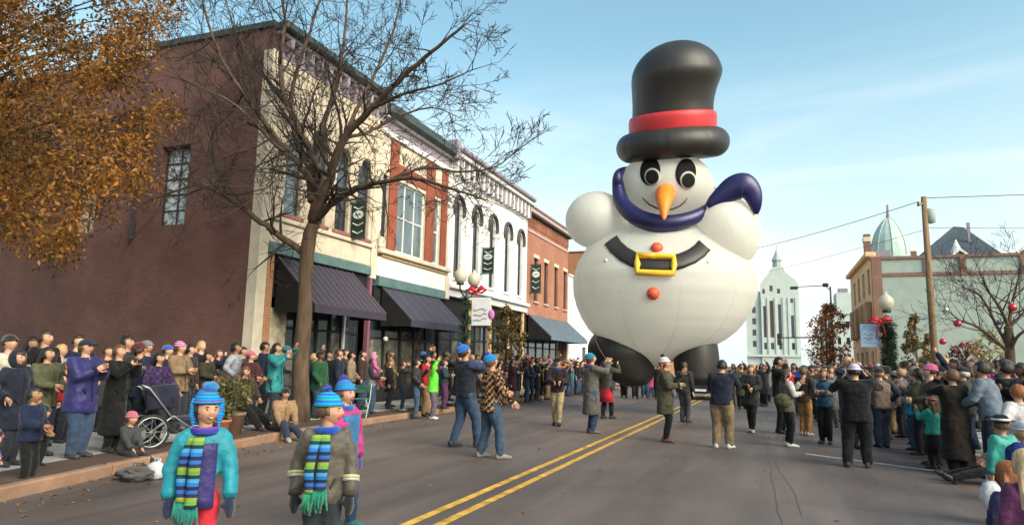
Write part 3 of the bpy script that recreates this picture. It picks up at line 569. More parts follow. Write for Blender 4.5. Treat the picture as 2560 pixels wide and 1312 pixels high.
for pl, r0 in limbs:
    P = smooth_path([tp(*p) for p in pl], 5); n = len(P); mb = MB(); rad = [max(.012, r0*(1-.82*i/(n-1))) for i in range(n)]
    P = [p+rv(rg)*rad[i]*.35 for i, p in enumerate(P)]
    mb.tube(P, rad, 8); mb.build('limb', m_bark, BT, True)
    for i in range(3, n, 1):
        if rg.random() < .85:
            d = (P[i]-P[i-1]).normalized(); grow(tw, P[i], (d*.7+rv(rg)*.95).normalized(), rg.uniform(.9, 1.9)*(1.15 if r0 < .1 else 1)*(.5 if P[i].x > -9.4 else 1), max(.012, rad[i]*.5), 3 if rg.random() < .45 else 2, rg, .12, .85, .0058, .3)
    d = (P[-1]-P[-2]).normalized(); grow(tw, P[-1], d, .7 if P[-1].x > -9.4 else 1.3, .011, 2, rg, .1)
tw.build('crown', m_twig, BT)
# golden-leaved tree at the left edge of the picture
GT = thing('golden_leaf_tree', 'autumn tree with golden brown leaves hanging into the picture before the brown wall', 'tree')
m_leaf = M('golden_leaves', (.05, .038, .010), .6, .3, .7, trans=.35, island=.65, col2=(.27, .108, .018))
rg = random.Random(8); tb = Vector((-16.4, 8.7, .1))
mb = MB(); mb.tube(smooth_path([tb, tb+Vector((.1, 0, 2.2)), tb+Vector((.0, .1, 4.5)), tb+Vector((.3, .1, 7.5)), tb+Vector((.2, .2, 11))]), [.34-.016*i for i in range(17)], 10); mb.build('trunk', m_bark, GT, True)
poly = [(-420, -160), (330, -160), (440, -60), (430, 10), (385, 70), (410, 120), (320, 165), (350, 225), (440, 262), (435, 300), (375, 340), (355, 400), (385, 440), (300, 500), (240, 555), (215, 610), (150, 640), (70, 610), (0, 590), (-120, 560), (-300, 520), (-420, 400)]
def inside(x, y):
    c = False
    for i in range(len(poly)):
        (x1, y1), (x2, y2) = poly[i], poly[i-1]
        if (y1 > y) != (y2 > y) and x < (x2-x1)*(y-y1)/(y2-y1)+x1: c = not c
    return c
cl = []
while len(cl) < 980:
    x, y = rg.uniform(-420, 440), rg.uniform(-160, 640)
    if not inside(x, y): continue
    if x > 60 and noise.noise(Vector((x/70, y/60, 3.3))) < -.18: continue        # gaps between the sprays
    dy = rg.uniform(-1, 1); cl.append(atY(x, y, 9.0+dy*(2.3 if x < 250 else 1.2)))
lf = MB(); br = MB()
for c in cl:
    if rg.random() < .22:
        o = tb+Vector((.2, .1, max(3.0, min(10.5, c.z*.8+.4)))); mid = o.lerp(c, .55)+rv(rg)*.35+Vector((0, 0, .3))
        br.tube(smooth_path([o, mid, c], 4), [.04, .035, .03, .025, .02, .016, .012, .008, .005][:9], 4)
    R = rg.uniform(.28, .5)
    for k in range(84):
        p = c+rv(rg)*R*rg.random()**.4; p.z -= .1*rg.random(); t = rv(rg); t.z -= .5; t.normalize(); b = t.cross(rv(rg)).normalized(); s = rg.uniform(.026, .062)
        lf.add([p-t*s*.9, p+b*s*.45, p+t*s, p-b*s*.45], [(0, 1, 2, 3)])
br.build('limbs', m_bark, GT, True); lf.build('crown', m_leaf, GT)
def leafy(name, label, loc, h, w, mat, n, seed, cone=False, trunk_h=None, leaf=.12, cat='tree', group=None, open_=.4):
    t = thing(name, label, cat, loc, 0, group); g_ = random.Random(seed); th = trunk_h if trunk_h is not None else h*.25
    mb = MB(); mb.tube([(0, 0, -.1), (.03, 0, th), (0, .05, h*.8)], [h*.022+.03, h*.018+.02, .015], 7); mb.build('trunk', m_bark, t, True)
    bl = MB(); l_ = MB()
    for k in range(n):
        z = th*.8+(h-th*.8)*g_.random()**(1.15 if cone else .9); f = (z-th*.8)/(h-th*.8)
        rmax = w*(1-f)**.8+.05 if cone else w*math.sqrt(max(.03, 1-(2*f-.85)**2*.8))
        a = g_.uniform(0, 6.283); rr_ = rmax*g_.random()**.5; c = Vector((rr_*math.cos(a), rr_*math.sin(a), z))
        if noise.noise(c*(1.6/w)+Vector((seed, 0, 0))) < -open_*.5: continue
        if g_.random() < .3: bl.tube([(0, 0, max(th*.6, z-.35*rr_-.2)), c*.5+Vector((0, 0, z*.5-.1)), c], [.02, .013, .005], 4)
        for q in range(14):
            p = c+rv(g_)*w*.22*g_.random(); tt = rv(g_); b = tt.cross(rv(g_)).normalized(); s = leaf*g_.uniform(.6, 1.2); l_.add([p-tt*s, p+b*s*.5, p+tt*s, p-b*s*.5], [(0, 1, 2, 3)])
    bl.build('branches', m_bark, t); l_.build('crown', mat, t); return t
m_rust = M('rust_leaves', (.30, .095, .04), .65, .4, .8, trans=.3, island=.5, col2=(.38, .17, .06)); m_ever = M('brown_green_needles', (.10, .075, .028), .7, .35, 1.5, island=.5, col2=(.15, .09, .03)); m_bush = M('olive_leaves', (.10, .095, .03), .7, .4, 2, trans=.2, island=.5, col2=(.17, .10, .03))
m_burg = M('burgundy_leaves', (.18, .045, .05), .7, .4, 2, trans=.2, island=.5); m_goldlit = M('gold_lit_leaves', (.34, .26, .12), .7, .4, 2, trans=.2, island=.5)  # straw leaves stand for gold light on a bare tree, put into colour
leafy('rust_tree', 'rust red autumn tree left of the tan street front', (4.75, 66, .1), 7.0, 1.9, m_rust, 420, 2, leaf=.13, open_=.3)
leafy('conifer', 'brown green cone shaped conifer beside the utility pole', (6.9, 40, .1), 4.3, 1.05, m_ever, 420, 5, cone=True, trunk_h=.3, leaf=.09, open_=.0)
leafy('conifer', 'smaller brown conifer close behind the utility pole', (7.75, 41.5, .1), 3.4, .8, m_ever, 240, 15, cone=True, trunk_h=.3, leaf=.09, open_=.0)
leafy('evergreen_shrub', 'tall loose olive green shrub before the white arched shop front', (-11.2, 28.9, .14), 3.9, .95, m_bush, 300, 7, trunk_h=.5, leaf=.09, open_=.1, cat='shrub')
leafy('burgundy_shrub', 'burgundy leaved shrub right of the utility pole', (7.0, 31, .1), 2.7, .9, m_burg, 150, 9, trunk_h=.4, leaf=.08, cat='shrub')
leafy('gold_lit_tree', 'small tree on the right lawn in painted gold light', (7.4, 29.5, .1), 3.0, .8, m_goldlit, 110, 10, trunk_h=1.2, leaf=.07, open_=.6)
# bare tree with red baubles
DT = thing('bauble_tree', 'leafless lawn tree on the right hung with red baubles', 'tree'); rg = random.Random(21)
def dp(px, py, dy=0): return atY(px, py, 24+dy)
mb = MB(); tp_ = smooth_path([dp(2530, 1020), dp(2527, 930), dp(2524, 860), dp(2520, 815)]); tp_[0].z = .1; mb.tube(tp_, [.17, .16, .15, .145, .14, .135, .13, .125, .12, .115, .11, .105, .10][:len(tp_)], 9); mb.build('trunk', m_bark, DT, True)
tw = MB()
for pl, r0 in (([(2526, 885, 0), (2490, 852, -.1), (2440, 815, -.2), (2400, 800, -.3), (2365, 772, -.4)], .06), ([(2524, 870, 0), (2492, 815, .3), (2465, 760, .4), (2440, 730, .5), (2420, 722, .5)], .055), ([(2521, 815, 0), (2500, 770, -.3), (2470, 725, -.5), (2458, 690, -.6)], .06), ([(2521, 815, 0), (2530, 760, .2), (2545, 700, .3), (2556, 650, .3)], .06), ([(2526, 880, 0), (2545, 840, -.3), (2590, 810, -.4), (2640, 780, -.5)], .06), ([(2521, 820, 0), (2570, 770, .4), (2620, 720, .5)], .05)):
    P = smooth_path([dp(*p) for p in pl], 5); n = len(P); rad = [max(.01, r0*(1-.8*i/(n-1))) for i in range(n)]; mb = MB(); mb.tube(P, rad, 7); mb.build('limb', m_bark, DT, True)
    for i in range(3, n):
        if rg.random() < .8: d = (P[i]-P[i-1]).normalized(); grow(tw, P[i], (d*.7+rv(rg)*.9+Vector((0, 0, .2))).normalized(), rg.uniform(.6, 1.1), rad[i]*.5, 2, rg, .2, .8, .005)
tw.build('crown', m_twig, DT)
m_baub = M('red_bauble', (.42, .015, .03), .18, .1, spec=.6, coat=.6); m_baubw = M('silver_bauble', (.6, .58, .56), .2, .1, spec=.6, metal=.6)
for px, py, dy, r, m, lb in ((2531, 768, .05, .125, m_baub, 'large red bauble hanging high beside the trunk of the bare lawn tree'), (2394, 808, -.3, .115, m_baub, 'red bauble near the end of the long left branch of the lawn tree'), (2357, 853, -.3, .10, m_baub, 'lowest red bauble hanging right beside the utility pole'), (2364, 774, -.4, .085, m_baubw, 'silver bauble at the tip of the long left branch'), (2497, 806, .1, .07, m_dark and M('dark_bauble', (.06, .05, .12), .2, .1, coat=.5), 'small dark bauble between the forking limbs of the lawn tree')):
    c = dp(px, py, dy); t = tag(thing('bauble', lb, 'ornament', c), lb, 'ornament', 'baubles on the lawn tree')
    mb = MB(); mb.ball((0, 0, 0), r, n=16, m=10); mb.build('globe', m, t, True); mb = MB(); mb.lathe([(.022, r-.01), (.022, r+.025), (.008, r+.03)], n=8); mb.build('cap', m_wframe, t); mb = MB(); mb.tube([(0, 0, r+.02), (0, 0, r+.16)], .004, 4); mb.build('hook', m_dark, t)
# ------------------------------------------------------------------ snowman balloon
SY = 24.0
def S(px, py, dy=0.0): return atY(px, py, SY+dy)
V3 = Vector
PXM = 1/73.0                                                  # metres per picture pixel at the balloon
m_nylon = M('white_nylon', (.88, .86, .815), .45, .04, .9, .22, 2.2, spec=.4, trans=.62)
m_nblack = M('black_nylon', (.022, .019, .018), .46, .3, .8, .12, 4, spec=.45)
m_nred = M('red_nylon', (.52, .03, .035), .45, .08, 2, .1, 6, spec=.4); m_nblue = M('violet_nylon', (.014, .012, .080), .36, .3, 1, .15, 3, spec=.5)
m_norange = M('orange_nylon', (.80, .20, .02), .4, .12, 2, .1, 6); m_ngold = M('gold_nylon', (.72, .42, .03), .35, .1, 3, .1, 8); m_nbtn = M('coral_nylon', (.62, .09, .045), .4, .1, 3); m_seam = M('balloon_seam', (.13, .12, .11), .7, .1); m_matte = M('matte_black_print', (.010, .010, .010), .85, .1, spec=.1)
SN = thing('snowman_balloon', 'giant inflated snowman balloon with black top hat floating over the street', 'balloon', (0, 0, 0))
rows = [(540, 1655, 40), (550, 1655, 82), (566, 1655, 125), (590, 1655, 164), (620, 1655, 195), (660, 1656, 218), (700, 1657, 229), (740, 1657, 227), (770, 1656, 217), (800, 1655, 202), (825, 1653, 183), (845, 1651, 161), (863, 1648, 132), (879, 1645, 100), (893, 1641, 68), (905, 1632, 42), (916, 1617, 24), (922, 1611, 8)]
RW = [(S(cx, y).x, S(cx, y).z, hw*PXM) for y, cx, hw in rows]
def body_at(z):
    for (x0, z0, r0), (x1, z1, r1) in zip(RW, RW[1:]):
        if z1 <= z <= z0:
            t = (z-z0)/(z1-z0); return x0+(x1-x0)*t, r0+(r1-r0)*t
    return RW[0][0], .2
def bdep(z):
    z0, z1 = RW[0][1], RW[6][1]; return .94-.34*max(0, min(1, (z-z1)/(z0-z1)))**1.3
def on_body(px, py, off):
    Y = SY-2.5
    for _ in range(8): p = atY(px, py, Y); Y = body_y(p.x, p.z)
    return V3((p.x, Y-off, p.z))
def body_y(x, z):
    cx, r = body_at(z); q = max(.02, 1-((x-cx)/r)**2); return SY-bdep(z)*r*math.sqrt(q)
zz = []
for i in range(len(RW)-1):
    for j in range(4): t = j/4; zz.append(RW[i][1]+(RW[i+1][1]-RW[i][1])*t)
def gore(th, n=10, d=.0045): return 1-d*(1-min(1, abs(math.sin(n*th/2))*4.5))
rings = []
for z in zz:
    cx, r = body_at(z); rings.append([(cx+r*gore(th)*math.cos(th), SY+bdep(z)*r*gore(th)*math.sin(th), z) for th in [2*math.pi*k/168 for k in range(168)]])
mb = MB(); mb.loft(rings); body = mb.build('body', m_nylon, SN, True)
m_stitch = M('stitched_seam', (.64, .62, .585), .7, .1)
for k in range(10):
    th = 2*math.pi*k/10+.0; mb = MB(); mb.tube([(body_at(z)[0]+body_at(z)[1]*.996*math.cos(th), SY+bdep(z)*body_at(z)[1]*.996*math.sin(th), z) for z in zz[2:-1]], .008, 4); mb.build('seam', m_stitch, body, True)
for px_, py_ in ((1515, 652), (1770, 656)):
    p = on_body(px_, py_, .0); mb = MB(); mb.lathe([(.07, -.01), (.07, .012), (.02, .02), (.02, .05), (.01, .06)], n=10); mb.xf(Matrix.Translation(p) @ Matrix.Rotation(math.pi/2, 4, 'X')); mb.build('tie_patch', m_stitch, body, True)
HC = S(1663, 474); HRX, HRY, HRZ = 1.69, 1.55, 1.36
def blob(c, rx, ry, rz, n=120, m=40, gores=8, tilt=0.0, d=.004, taper=0.0):
    mb = MB(); rg_ = []
    for j in range(1, m):
        ph = math.pi*j/m-math.pi/2; rr_ = []
        for k in range(n):
            th = 2*math.pi*k/n; q = gore(th, gores, d); f = 1-taper*math.sin(ph)
            x, z = rx*q*f*math.cos(ph)*math.cos(th), rz*math.sin(ph); y = ry*q*f*math.cos(ph)*math.sin(th)
            rr_.append((c[0]+x*math.cos(tilt)-z*math.sin(tilt), c[1]+y, c[2]+x*math.sin(tilt)+z*math.cos(tilt)))
        rg_.append(rr_)
    mb.loft(rg_); return mb
head = blob(HC, HRX, HRY, HRZ, gores=8).build('head', m_nylon, SN, True)
blob(S(1489, 550, -.7), 1.07, 1.15, 1.0, tilt=.30).build('arm', m_nylon, SN, True); blob(S(1822, 578, -.7), 1.00, 1.15, 1.18, tilt=.35, taper=-.08).build('arm', m_nylon, SN, True)
def hloft(rows_, mat, name, parent, ry=1.0, k=6, g=8, d=.004):
    P = [(S(cx, y).x, S(cx, y).z, hw*PXM) for y, cx, hw in rows_]; rg_ = []; n = 96
    pts = smooth_path([Vector(p) for p in P], k)
    for x, z, r in pts: rg_.append([(x+r*gore(2*math.pi*i/n, g, d)*math.cos(2*math.pi*i/n), SY-.1+ry*r*gore(2*math.pi*i/n, g, d)*math.sin(2*math.pi*i/n), z) for i in range(n)])
    mb = MB(); mb.loft(rg_); return mb.build(name, mat, parent, True)
dm = [(205-84*math.sin(t), 1697+4*math.sin(t), max(6, 116*math.cos(t))) for t in (.25, .5, .75, 1.0, 1.2, 1.35, 1.47, 1.54)]
hat = hloft([(340, 1682, 104), (300, 1684, 105), (270, 1686, 105), (240, 1690, 109), (205, 1697, 116)]+dm, m_nblack, 'hat_crown', SN, d=.005)
hloft([(342, 1683, 100), (338, 1683, 111), (325, 1683, 114), (303, 1684, 114), (294, 1684, 110), (291, 1684, 101)], m_nred, 'hat_band', SN, k=4, d=.002)
b0 = S(1681, 366); pr = []
for i in range(25):
    a = -math.pi/2+math.pi*i/24; pr.append((1.50+.52*math.cos(a), .53*math.sin(a)))
mb = MB(); mb.lathe([(.4, -.45)]+pr+[(.4, .50)], (b0.x, SY-.1, b0.z), 120, lambda th, z, r: r*(1-(.010*(1-min(1, abs(math.sin(16*th/2))*4)) if r > 1.4 else 0))); mb.build('hat_brim', m_nblack, SN, True)
TILT = Matrix.Translation((b0.x, SY-.1, b0.z)) @ Matrix.Rotation(R_(15), 4, 'X') @ Matrix.Scale(.975, 4) @ Matrix.Translation((-b0.x, -SY+.1, -b0.z))
for o in [c for c in SN.children if c.name.startswith('hat')]: o.data.transform(TILT)
for rw, nm in (([(820, 1562, 60), (850, 1556, 80), (880, 1556, 86), (905, 1560, 80), (930, 1570, 66), (950, 1578, 50), (964, 1584, 22)], 'boot'), ([(840, 1735, 52), (870, 1738, 55), (900, 1741, 55), (930, 1743, 53), (950, 1745, 48), (964, 1746, 24)], 'boot')):
    hloft(rw, m_nblack, nm, SN, 1.15, d=.005)
def on_head(px, py, off):
    d = ray(px, py); A = (d.x/HRX)**2+(d.y/HRY)**2+(d.z/HRZ)**2; o = EYE-HC
    B = 2*(o.x*d.x/HRX**2+o.y*d.y/HRY**2+o.z*d.z/HRZ**2); Cc = (o.x/HRX)**2+(o.y/HRY)**2+(o.z/HRZ)**2-1
    t = (-B-math.sqrt(max(0, B*B-4*A*Cc)))/(2*A); p = EYE+d*t; n_ = Vector(((p.x-HC.x)/HRX**2, (p.y-HC.y)/HRY**2, (p.z-HC.z)/HRZ**2)).normalized(); return p+n_*off
def patch(name, mat, outline, off, parent=head):
    cx = sum(p[0] for p in outline)/len(outline); cy = sum(p[1] for p in outline)/len(outline); mb = MB(); rg_ = []
    for f in (.03, .3, .55, .8, 1.0): rg_.append([on_head(cx+(x-cx)*f, cy+(y-cy)*f, off) for x, y in outline])
    rg_.append([on_head(x, y, -.05) for x, y in outline]); mb.loft(rg_, cap=False); return mb.build(name, mat, parent, True)
def ell(cx, cy, a, b, rot_=0, n=28): return [(cx+a*math.cos(t)*math.cos(rot_)-b*math.sin(t)*math.sin(rot_), cy+a*math.cos(t)*math.sin(rot_)+b*math.sin(t)*math.cos(rot_)) for t in [2*math.pi*k/n for k in range(n)]]
for cx, cy, ex, ey in ((1626, 432, 1632, 443), (1714, 436, 1719, 451)):
    patch('eye_patch', m_matte, ell(cx, cy-3, 25, 35, .08), .03); e_ = patch('eye_ring', m_nylon, ell(ex, ey, 20, 21), .055); patch('pupil', m_matte, ell(ex, ey+1, 15.5, 16.5), .08, head)
mb = MB(); mb.tube([on_head(x, y, .015) for x, y in ((1606, 492), (1612, 500), (1624, 511), (1642, 520), (1662, 524), (1682, 522), (1700, 514), (1712, 504), (1718, 494))], [.012, .03, .034, .036, .036, .036, .034, .03, .012], 6); mb.build('smile', m_seam, head, True)
bq = on_head(1667, 484, -.35); tip = S(1660, 548, -2.75); ax = (tip-bq); mb = MB(); P = [bq+ax*t+Vector((0, -.25*math.sin(math.pi*t), .12*math.sin(math.pi*t))) for t in (0, .12, .25, .4, .55, .7, .85, .95, 1)]; mb.tube(P, [.26, .32, .33, .30, .25, .19, .13, .08, .035], 20, rounded=True); mb.build('carrot_nose', m_norange, head, True)
# scarf: a fat ring round the neck with a tail blowing to the right
def hring(px, py, f=1.2):
    Y = SY-1.2
    for _ in range(8):
        p = atY(px, py, Y); q = max(.0, 1-((p.x-HC.x)/(HRX*1.13))**2); Y = SY-HRY*f*math.sqrt(q)
    return Vector((p.x, Y, p.z))
mb = MB(); P = [Vector((HC.x-1.45, SY+.9, S(1550, 405).z))]+[hring(*q) for q in ((1547, 435), (1546, 470), (1556, 508), (1582, 536), (1616, 553), (1655, 560), (1695, 556), (1735, 543), (1768, 522), (1792, 496))]+[Vector((HC.x+1.6, SY+.9, S(1790, 455).z))]
P = smooth_path(P, 5); nP = len(P); mb.tube(P, [.06+.28*math.sin(math.pi*min(1, i/(nP*.92)))**.8 for i in range(nP)], 16, flat=.9, rounded=True); sca = mb.build('scarf', m_nblue, SN, True)
mb = MB(); P = smooth_path([S(1778, 512, -1.5), S(1806, 490, -1.5), S(1836, 470, -1.5), S(1860, 466, -1.5), S(1879, 482, -1.45), S(1888, 508, -1.4), S(1890, 530, -1.3)], 5)
rr = [.20+.24*math.sin(min(1, i/14)*math.pi/2) if i < 16 else .44-.022*(i-15) for i in range(len(P))]; mb.tube(P, rr, 14, flat=.55, rounded=True); mb.build('scarf_tail', m_nblue, SN, True)
bl = [(1527, 600), (1540, 618), (1560, 635), (1585, 649), (1612, 658), (1640, 661), (1672, 660), (1704, 652), (1730, 641), (1750, 627), (1762, 613)]; top, bot = [], []
for i, (x, y) in enumerate(bl):
    q0, q1 = bl[max(i-1, 0)], bl[min(i+1, len(bl)-1)]; tx, ty = q1[0]-q0[0], q1[1]-q0[1]; L = math.hypot(tx, ty); nx, ny = -ty/L*19, tx/L*19; rowp = []
    for f in (-1, -.5, 0, .5, 1):
        rowp.append(on_body(x+nx*f, y+ny*f, .05+.05*(1-f*f)))
    top.append([v+Vector((0, .12, 0)) for v in (rowp[0],)]+rowp+[rowp[-1]+Vector((0, .12, 0))])
mb = MB(); mb.loft(top, cap=False, closed=False); belt = mb.build('belt', m_nblack, SN, True)
mb = MB(); P = []
for x, y in ((1596, 640), (1641, 642), (1686, 645), (1686, 664), (1684, 684), (1640, 684), (1595, 682), (1595, 661), (1596, 640), (1641, 642)):
    P.append(on_body(x, y, .13))
mb.tube(P, .105, 10); mb.build('buckle', m_ngold, belt, True)
for x, y, r in ((1642, 621, .20), (1633, 733, .20)): p = on_body(x, y, -.02); mb = MB(); mb.ball(p, r, .2, r, 18, 12); mb.build('button', m_nbtn, SN, True)
# ------------------------------------------------------------------ street furniture
m_lampblk = M('black_lamp_metal', (.02, .022, .022), .45, .2, spec=.5); m_globe = M('opal_globe', (.62, .58, .48), .25, .08, 3, spec=.5, trans=.3); m_garl = M('fir_garland', (.018, .045, .022), .8, .4, 9, island=.5); m_bow = M('red_ribbon', (.42, .012, .025), .5, .2, 4); m_sign = M('white_banner', (.66, .66, .68), .7, .08, 3); m_ink = M('banner_ink', (.13, .08, .17), .7, .2); m_bluebn = M('pale_blue_banner', (.30, .40, .56), .7, .15, 3); m_dkgreen = M('dark_green_banner', (.016, .035, .03), .7, .2, 3); m_wpaint = M('white_print', (.6, .62, .58), .7, .1)
def garland(par, pts, r, seed, n=900):
    g_ = random.Random(seed); mb = MB(); P = [Vector(p) for p in pts]
    for k in range(n):
        i = g_.randrange(len(P)-1); c = P[i].lerp(P[i+1], g_.random()); d = rv(g_); p = c+d*r*g_.uniform(.3, 1); b = d.cross(rv(g_)).normalized()*.016; e = p+d*.09+rv(g_)*.04
        mb.add([p-b, p+b, e], [(0, 1, 2)])
    return mb.build('garland', m_garl, par)
def bow(par, c, s, fy=-1):
    mb = MB()
    for q in (-1, 1):
        mb.tube([c, c+Vector((q*s*.5, .03*fy, s*.32)), c+Vector((q*s*.95, .02*fy, s*.12)), c+Vector((q*s*.5, 0, -s*.12)), c], [s*.1, s*.24, s*.26, s*.18, s*.08], 8, flat=.5)
        mb.tube([c, c+Vector((q*s*.25, .03*fy, -s*.6)), c+Vector((q*s*.4, .02*fy, -s*1.5))], [s*.08, s*.17, s*.2], 8, flat=.3)
    mb.ball(c, s*.18, n=8, m=6); return mb.build('bow', m_bow, par, True)
def print_marks(par, x0, x1, z0, z1, y, seed, mat, rows_=3):
    g_ = random.Random(seed); mb = MB(); h = (z1-z0)/rows_
    for r in range(rows_):
        x = x0; zc = z0+h*(r+.5); pts = []
        while x < x1: pts.append((x, y, zc+g_.uniform(-.3, .3)*h)); x += (x1-x0)/9
        mb.tube(pts, .012, 4)
    return mb.build('print', mat, par)
def lamp(label, x, y, globes, hgt, seed, banner, bow_x):
    t = thing('street_lamp', label, 'street lamp', (x, y, .14), 0, 'globe street lamps dressed for the holidays')
    mb = MB(); mb.lathe([(.20, 0), (.20, .25), (.13, .35), (.11, .8), (.075, .9), (.06, hgt-.6), (.09, hgt-.55), (.06, hgt-.5), (.05, hgt-.25)], n=14); mb.build('post', m_lampblk, t, True)
    for gy in globes:
        if abs(gy) > .05: mb = MB(); mb.tube(smooth_path([(0, 0, hgt-.55), (0, gy*.5, hgt-.5), (0, gy, hgt-.3), (0, gy, hgt-.12)]), .028, 6); mb.build('arm', m_lampblk, t, True)
        mb = MB(); mb.lathe([(.12, hgt-.16), (.14, hgt-.12), (.12, hgt-.08)], (0, gy, 0), 12); fit = mb.build('fitter', m_lampblk, t, True)
        mb = MB(); mb.lathe([(.11, -.22), (.19, -.14), (.235, 0), (.21, .13), (.12, .23), (.05, .29), (.03, .36), (.01, .38)], (0, gy, hgt+.14), 18); mb.build('globe', m_globe, t, True)
    hel = [(.13*math.cos(a*1.6), .13*math.sin(a*1.6), .5+(hgt-1.1)*a/26) for a in np.linspace(0, 26, 70)]
    garland(t, hel, .10, seed, 2600)
    return t
LL = lamp('double globe street lamp with garland, red ribbon and white banner before the white arched building', -10.0, 21.9, (-.58, .58), 4.25, 3, None, 0)
bow(LL, Vector((.2, .35, 3.95)), .42); mb = MB(); mb.tube([(.1, 0, 3.72), (.95, 0, 3.72)], .014, 6); mb.tube([(.1, 0, 2.7), (.95, 0, 2.7)], .014, 6); mb.build('banner_bracket', m_lampblk, LL)
mb = MB(); mb.bbox(.2, .92, -.012, .012, 2.72, 3.70, .004); bn = mb.build('banner', m_sign, LL); print_marks(bn, .28, .85, 2.85, 3.35, -.02, 4, m_ink); mb = MB(); mb.ball((.95, 0, 3.1), .12, .05, .18, 10, 7); mb.build('pink_ribbon', M('pink_ribbon', (.5, .16, .42), .6, .1), LL, True)
LR = lamp('single globe street lamp wrapped in dark fir garland by the right kerb', 3.45, 24.4, (0,), 3.45, 8, None, 0)
garland(LR, [(0, 0, .4), (0, 0, 3.0)], .26, 12, 3200); bow(LR, Vector((-.22, -.18, 3.0)), .34); mb = MB(); mb.tube([(0, 0, 2.95), (-.8, 0, 2.95)], .014, 6); mb.build('banner_bracket', m_lampblk, LR); mb = MB(); mb.bbox(-.78, -.22, -.012, .012, 2.2, 2.93, .004); bn = mb.build('banner', m_bluebn, LR); print_marks(bn, -.72, -.3, 2.3, 2.7, -.02, 6, m_sign)
def wall_banner(label, X0, X1, Y, z0, z1):
    t = thing('wall_banner', label, 'banner', (X0, Y, z0), 0, 'dark green banners on the left shop fronts'); w = X1-X0; h = z1-z0
    mb = MB(); mb.tube([(-.4, 0, h+.03), (w+.04, 0, h+.03)], .02, 6); mb.tube([(-.4, 0, -.03), (w+.04, 0, -.03)], .02, 6); mb.build('bracket', m_lampblk, t)
    c = MB(); c.bbox(0, w, -.012, .012, 0, h, .004); cl_ = c.build('cloth', m_dkgreen, t)
    mb = MB(); mb.add([(w/2+w*.38*math.cos(a), -.018, h*.66+h*.12*math.sin(a)) for a in np.linspace(0, 6.283, 17)[:-1]], [tuple(range(16))]); mb.build('emblem', m_wpaint, cl_)
    for k, zc in ((0, .88), (1, .42), (2, .2)): mb = MB(); mb.tube([(w*.15, -.02, h*zc), (w*.5, -.02, h*(zc-.07)), (w*.85, -.02, h*zc)], .022, 4); mb.build('chevron', m_wpaint, cl_)
    mb = MB(); mb.tube([(w*.3, -.024, h*.67), (w*.42, -.024, h*.64), (w*.55, -.024, h*.68), (w*.7, -.024, h*.65)], .016, 4); mb.build('emblem_mark', m_dkgreen, cl_)
wall_banner('dark green banner with white oval emblem on the cream corner front', -12.93, -12.38, 18.9, 5.55, 6.75); wall_banner('dark green banner with pale emblem on the white arched building', -12.9, -12.30, 29.9, 5.8, 7.0); wall_banner('dark green banner at the left end of the red brick front', -12.9, -12.3, 37.1, 5.6, 7.2)
# utility pole and wires
m_pole = M('pole_timber', (.21, .135, .08), .9, .3, 3, .5, 20, stretch=(4, 4, .4)); m_wire = M('cable', (.03, .03, .035), .6, .1)
UP = thing('utility_pole', 'tall timber utility pole with short crossarm standing on the right', 'pole', (0, 0, 0)); UY = 34.0
p0, p1 = atY(2338, 905, UY), atY(2309, 492, UY); p0 = p0.lerp(p1, -.22); p0.z = .1
mb = MB(); mb.tube([p0, p0.lerp(p1, .5), p1], [.155, .14, .11], 10); mb.build('pole', m_pole, UP, True)
mb = MB(); mb.tube([p1+Vector((-.35, -.6, -.5)), p1+Vector((.18, .5, -.12))], .055, 6); mb.build('crossarm', m_pole, UP)
for k, t in enumerate((.05, .5, .95)): q = (p1+Vector((-.35, -.6, -.5))).lerp(p1+Vector((.18, .5, -.12)), t); mb = MB(); mb.lathe([(.03, 0), (.05, .05), (.035, .09), (.05, .13), (.02, .17)], q, 8); mb.build('insulator', m_lampblk, UP, True)
mb = MB(); mb.lathe([(.06, 0), (.2, .05), (.22, .6), (.18, .65), (.03, .7)], p1+Vector((.22, .1, -1.2)), 10); mb.build('transformer', m_pgrey, UP, True)
def wire(a, b, sag, label, r=.016):
    mb = MB(); mb.tube([a.lerp(b, t)-Vector((0, 0, 4*sag*t*(1-t))) for t in np.linspace(0, 1, 14)], r, 5); o = mb.build('overhead_wire', m_wire, None, True); tag(o, label, 'wire', 'overhead wires')
wire(p1+Vector((-.35, -.6, -.35)), Vector((-14, 72, 12.3)), .9, 'upper sagging wire from the utility pole to behind the balloon'); wire(p1+Vector((-.1, 0, -1.5)), Vector((-14, 76, 9.6)), .6, 'lower thin wire from the utility pole past the tower spire', .010); wire(p1+Vector((.18, .5, .05)), Vector((40, 38, 11.0)), .5, 'upper wire running right from the utility pole top'); wire(p1+Vector((.1, 0, -1.4)), Vector((40, 38, 8.2)), .4, 'lower wire running right from the utility pole', .010)
# traffic signal on a mast arm, far down the street
TS = thing('traffic_signal', 'traffic signal hanging from a long mast arm before the pale tower', 'traffic signal', (6.2, 90, .1))
mb = MB(); mb.lathe([(.2, 0), (.16, .5), (.13, 5.6), (.10, 9.0)], n=10); mb.build('mast', m_lampblk, TS, True); mb = MB(); mb.tube([(0, 0, 5.3), (-2.5, 0, 5.15), (-5.4, 0, 5.1)], [.10, .08, .06], 8); mb.build('mast_arm', m_lampblk, TS, True)
sg = MB().bbox(-5.5, -5.0, -.15, .15, 4.2, 5.6, .05).build('signal_head', m_lampblk, TS)
for k, c in enumerate(((.05, .12, .05), (.2, .12, .02), (.25, .02, .02))): mb = MB(); mb.lathe([(.15, 0), (.15, .1), (.02, .11)], n=12); mb.xf(Matrix.Translation((-5.25, -.15, 4.45+.43*k)) @ Matrix.Rotation(math.pi/2, 4, 'X')); mb.build('lens', M('lens%d' % k, c, .3, .1), sg)
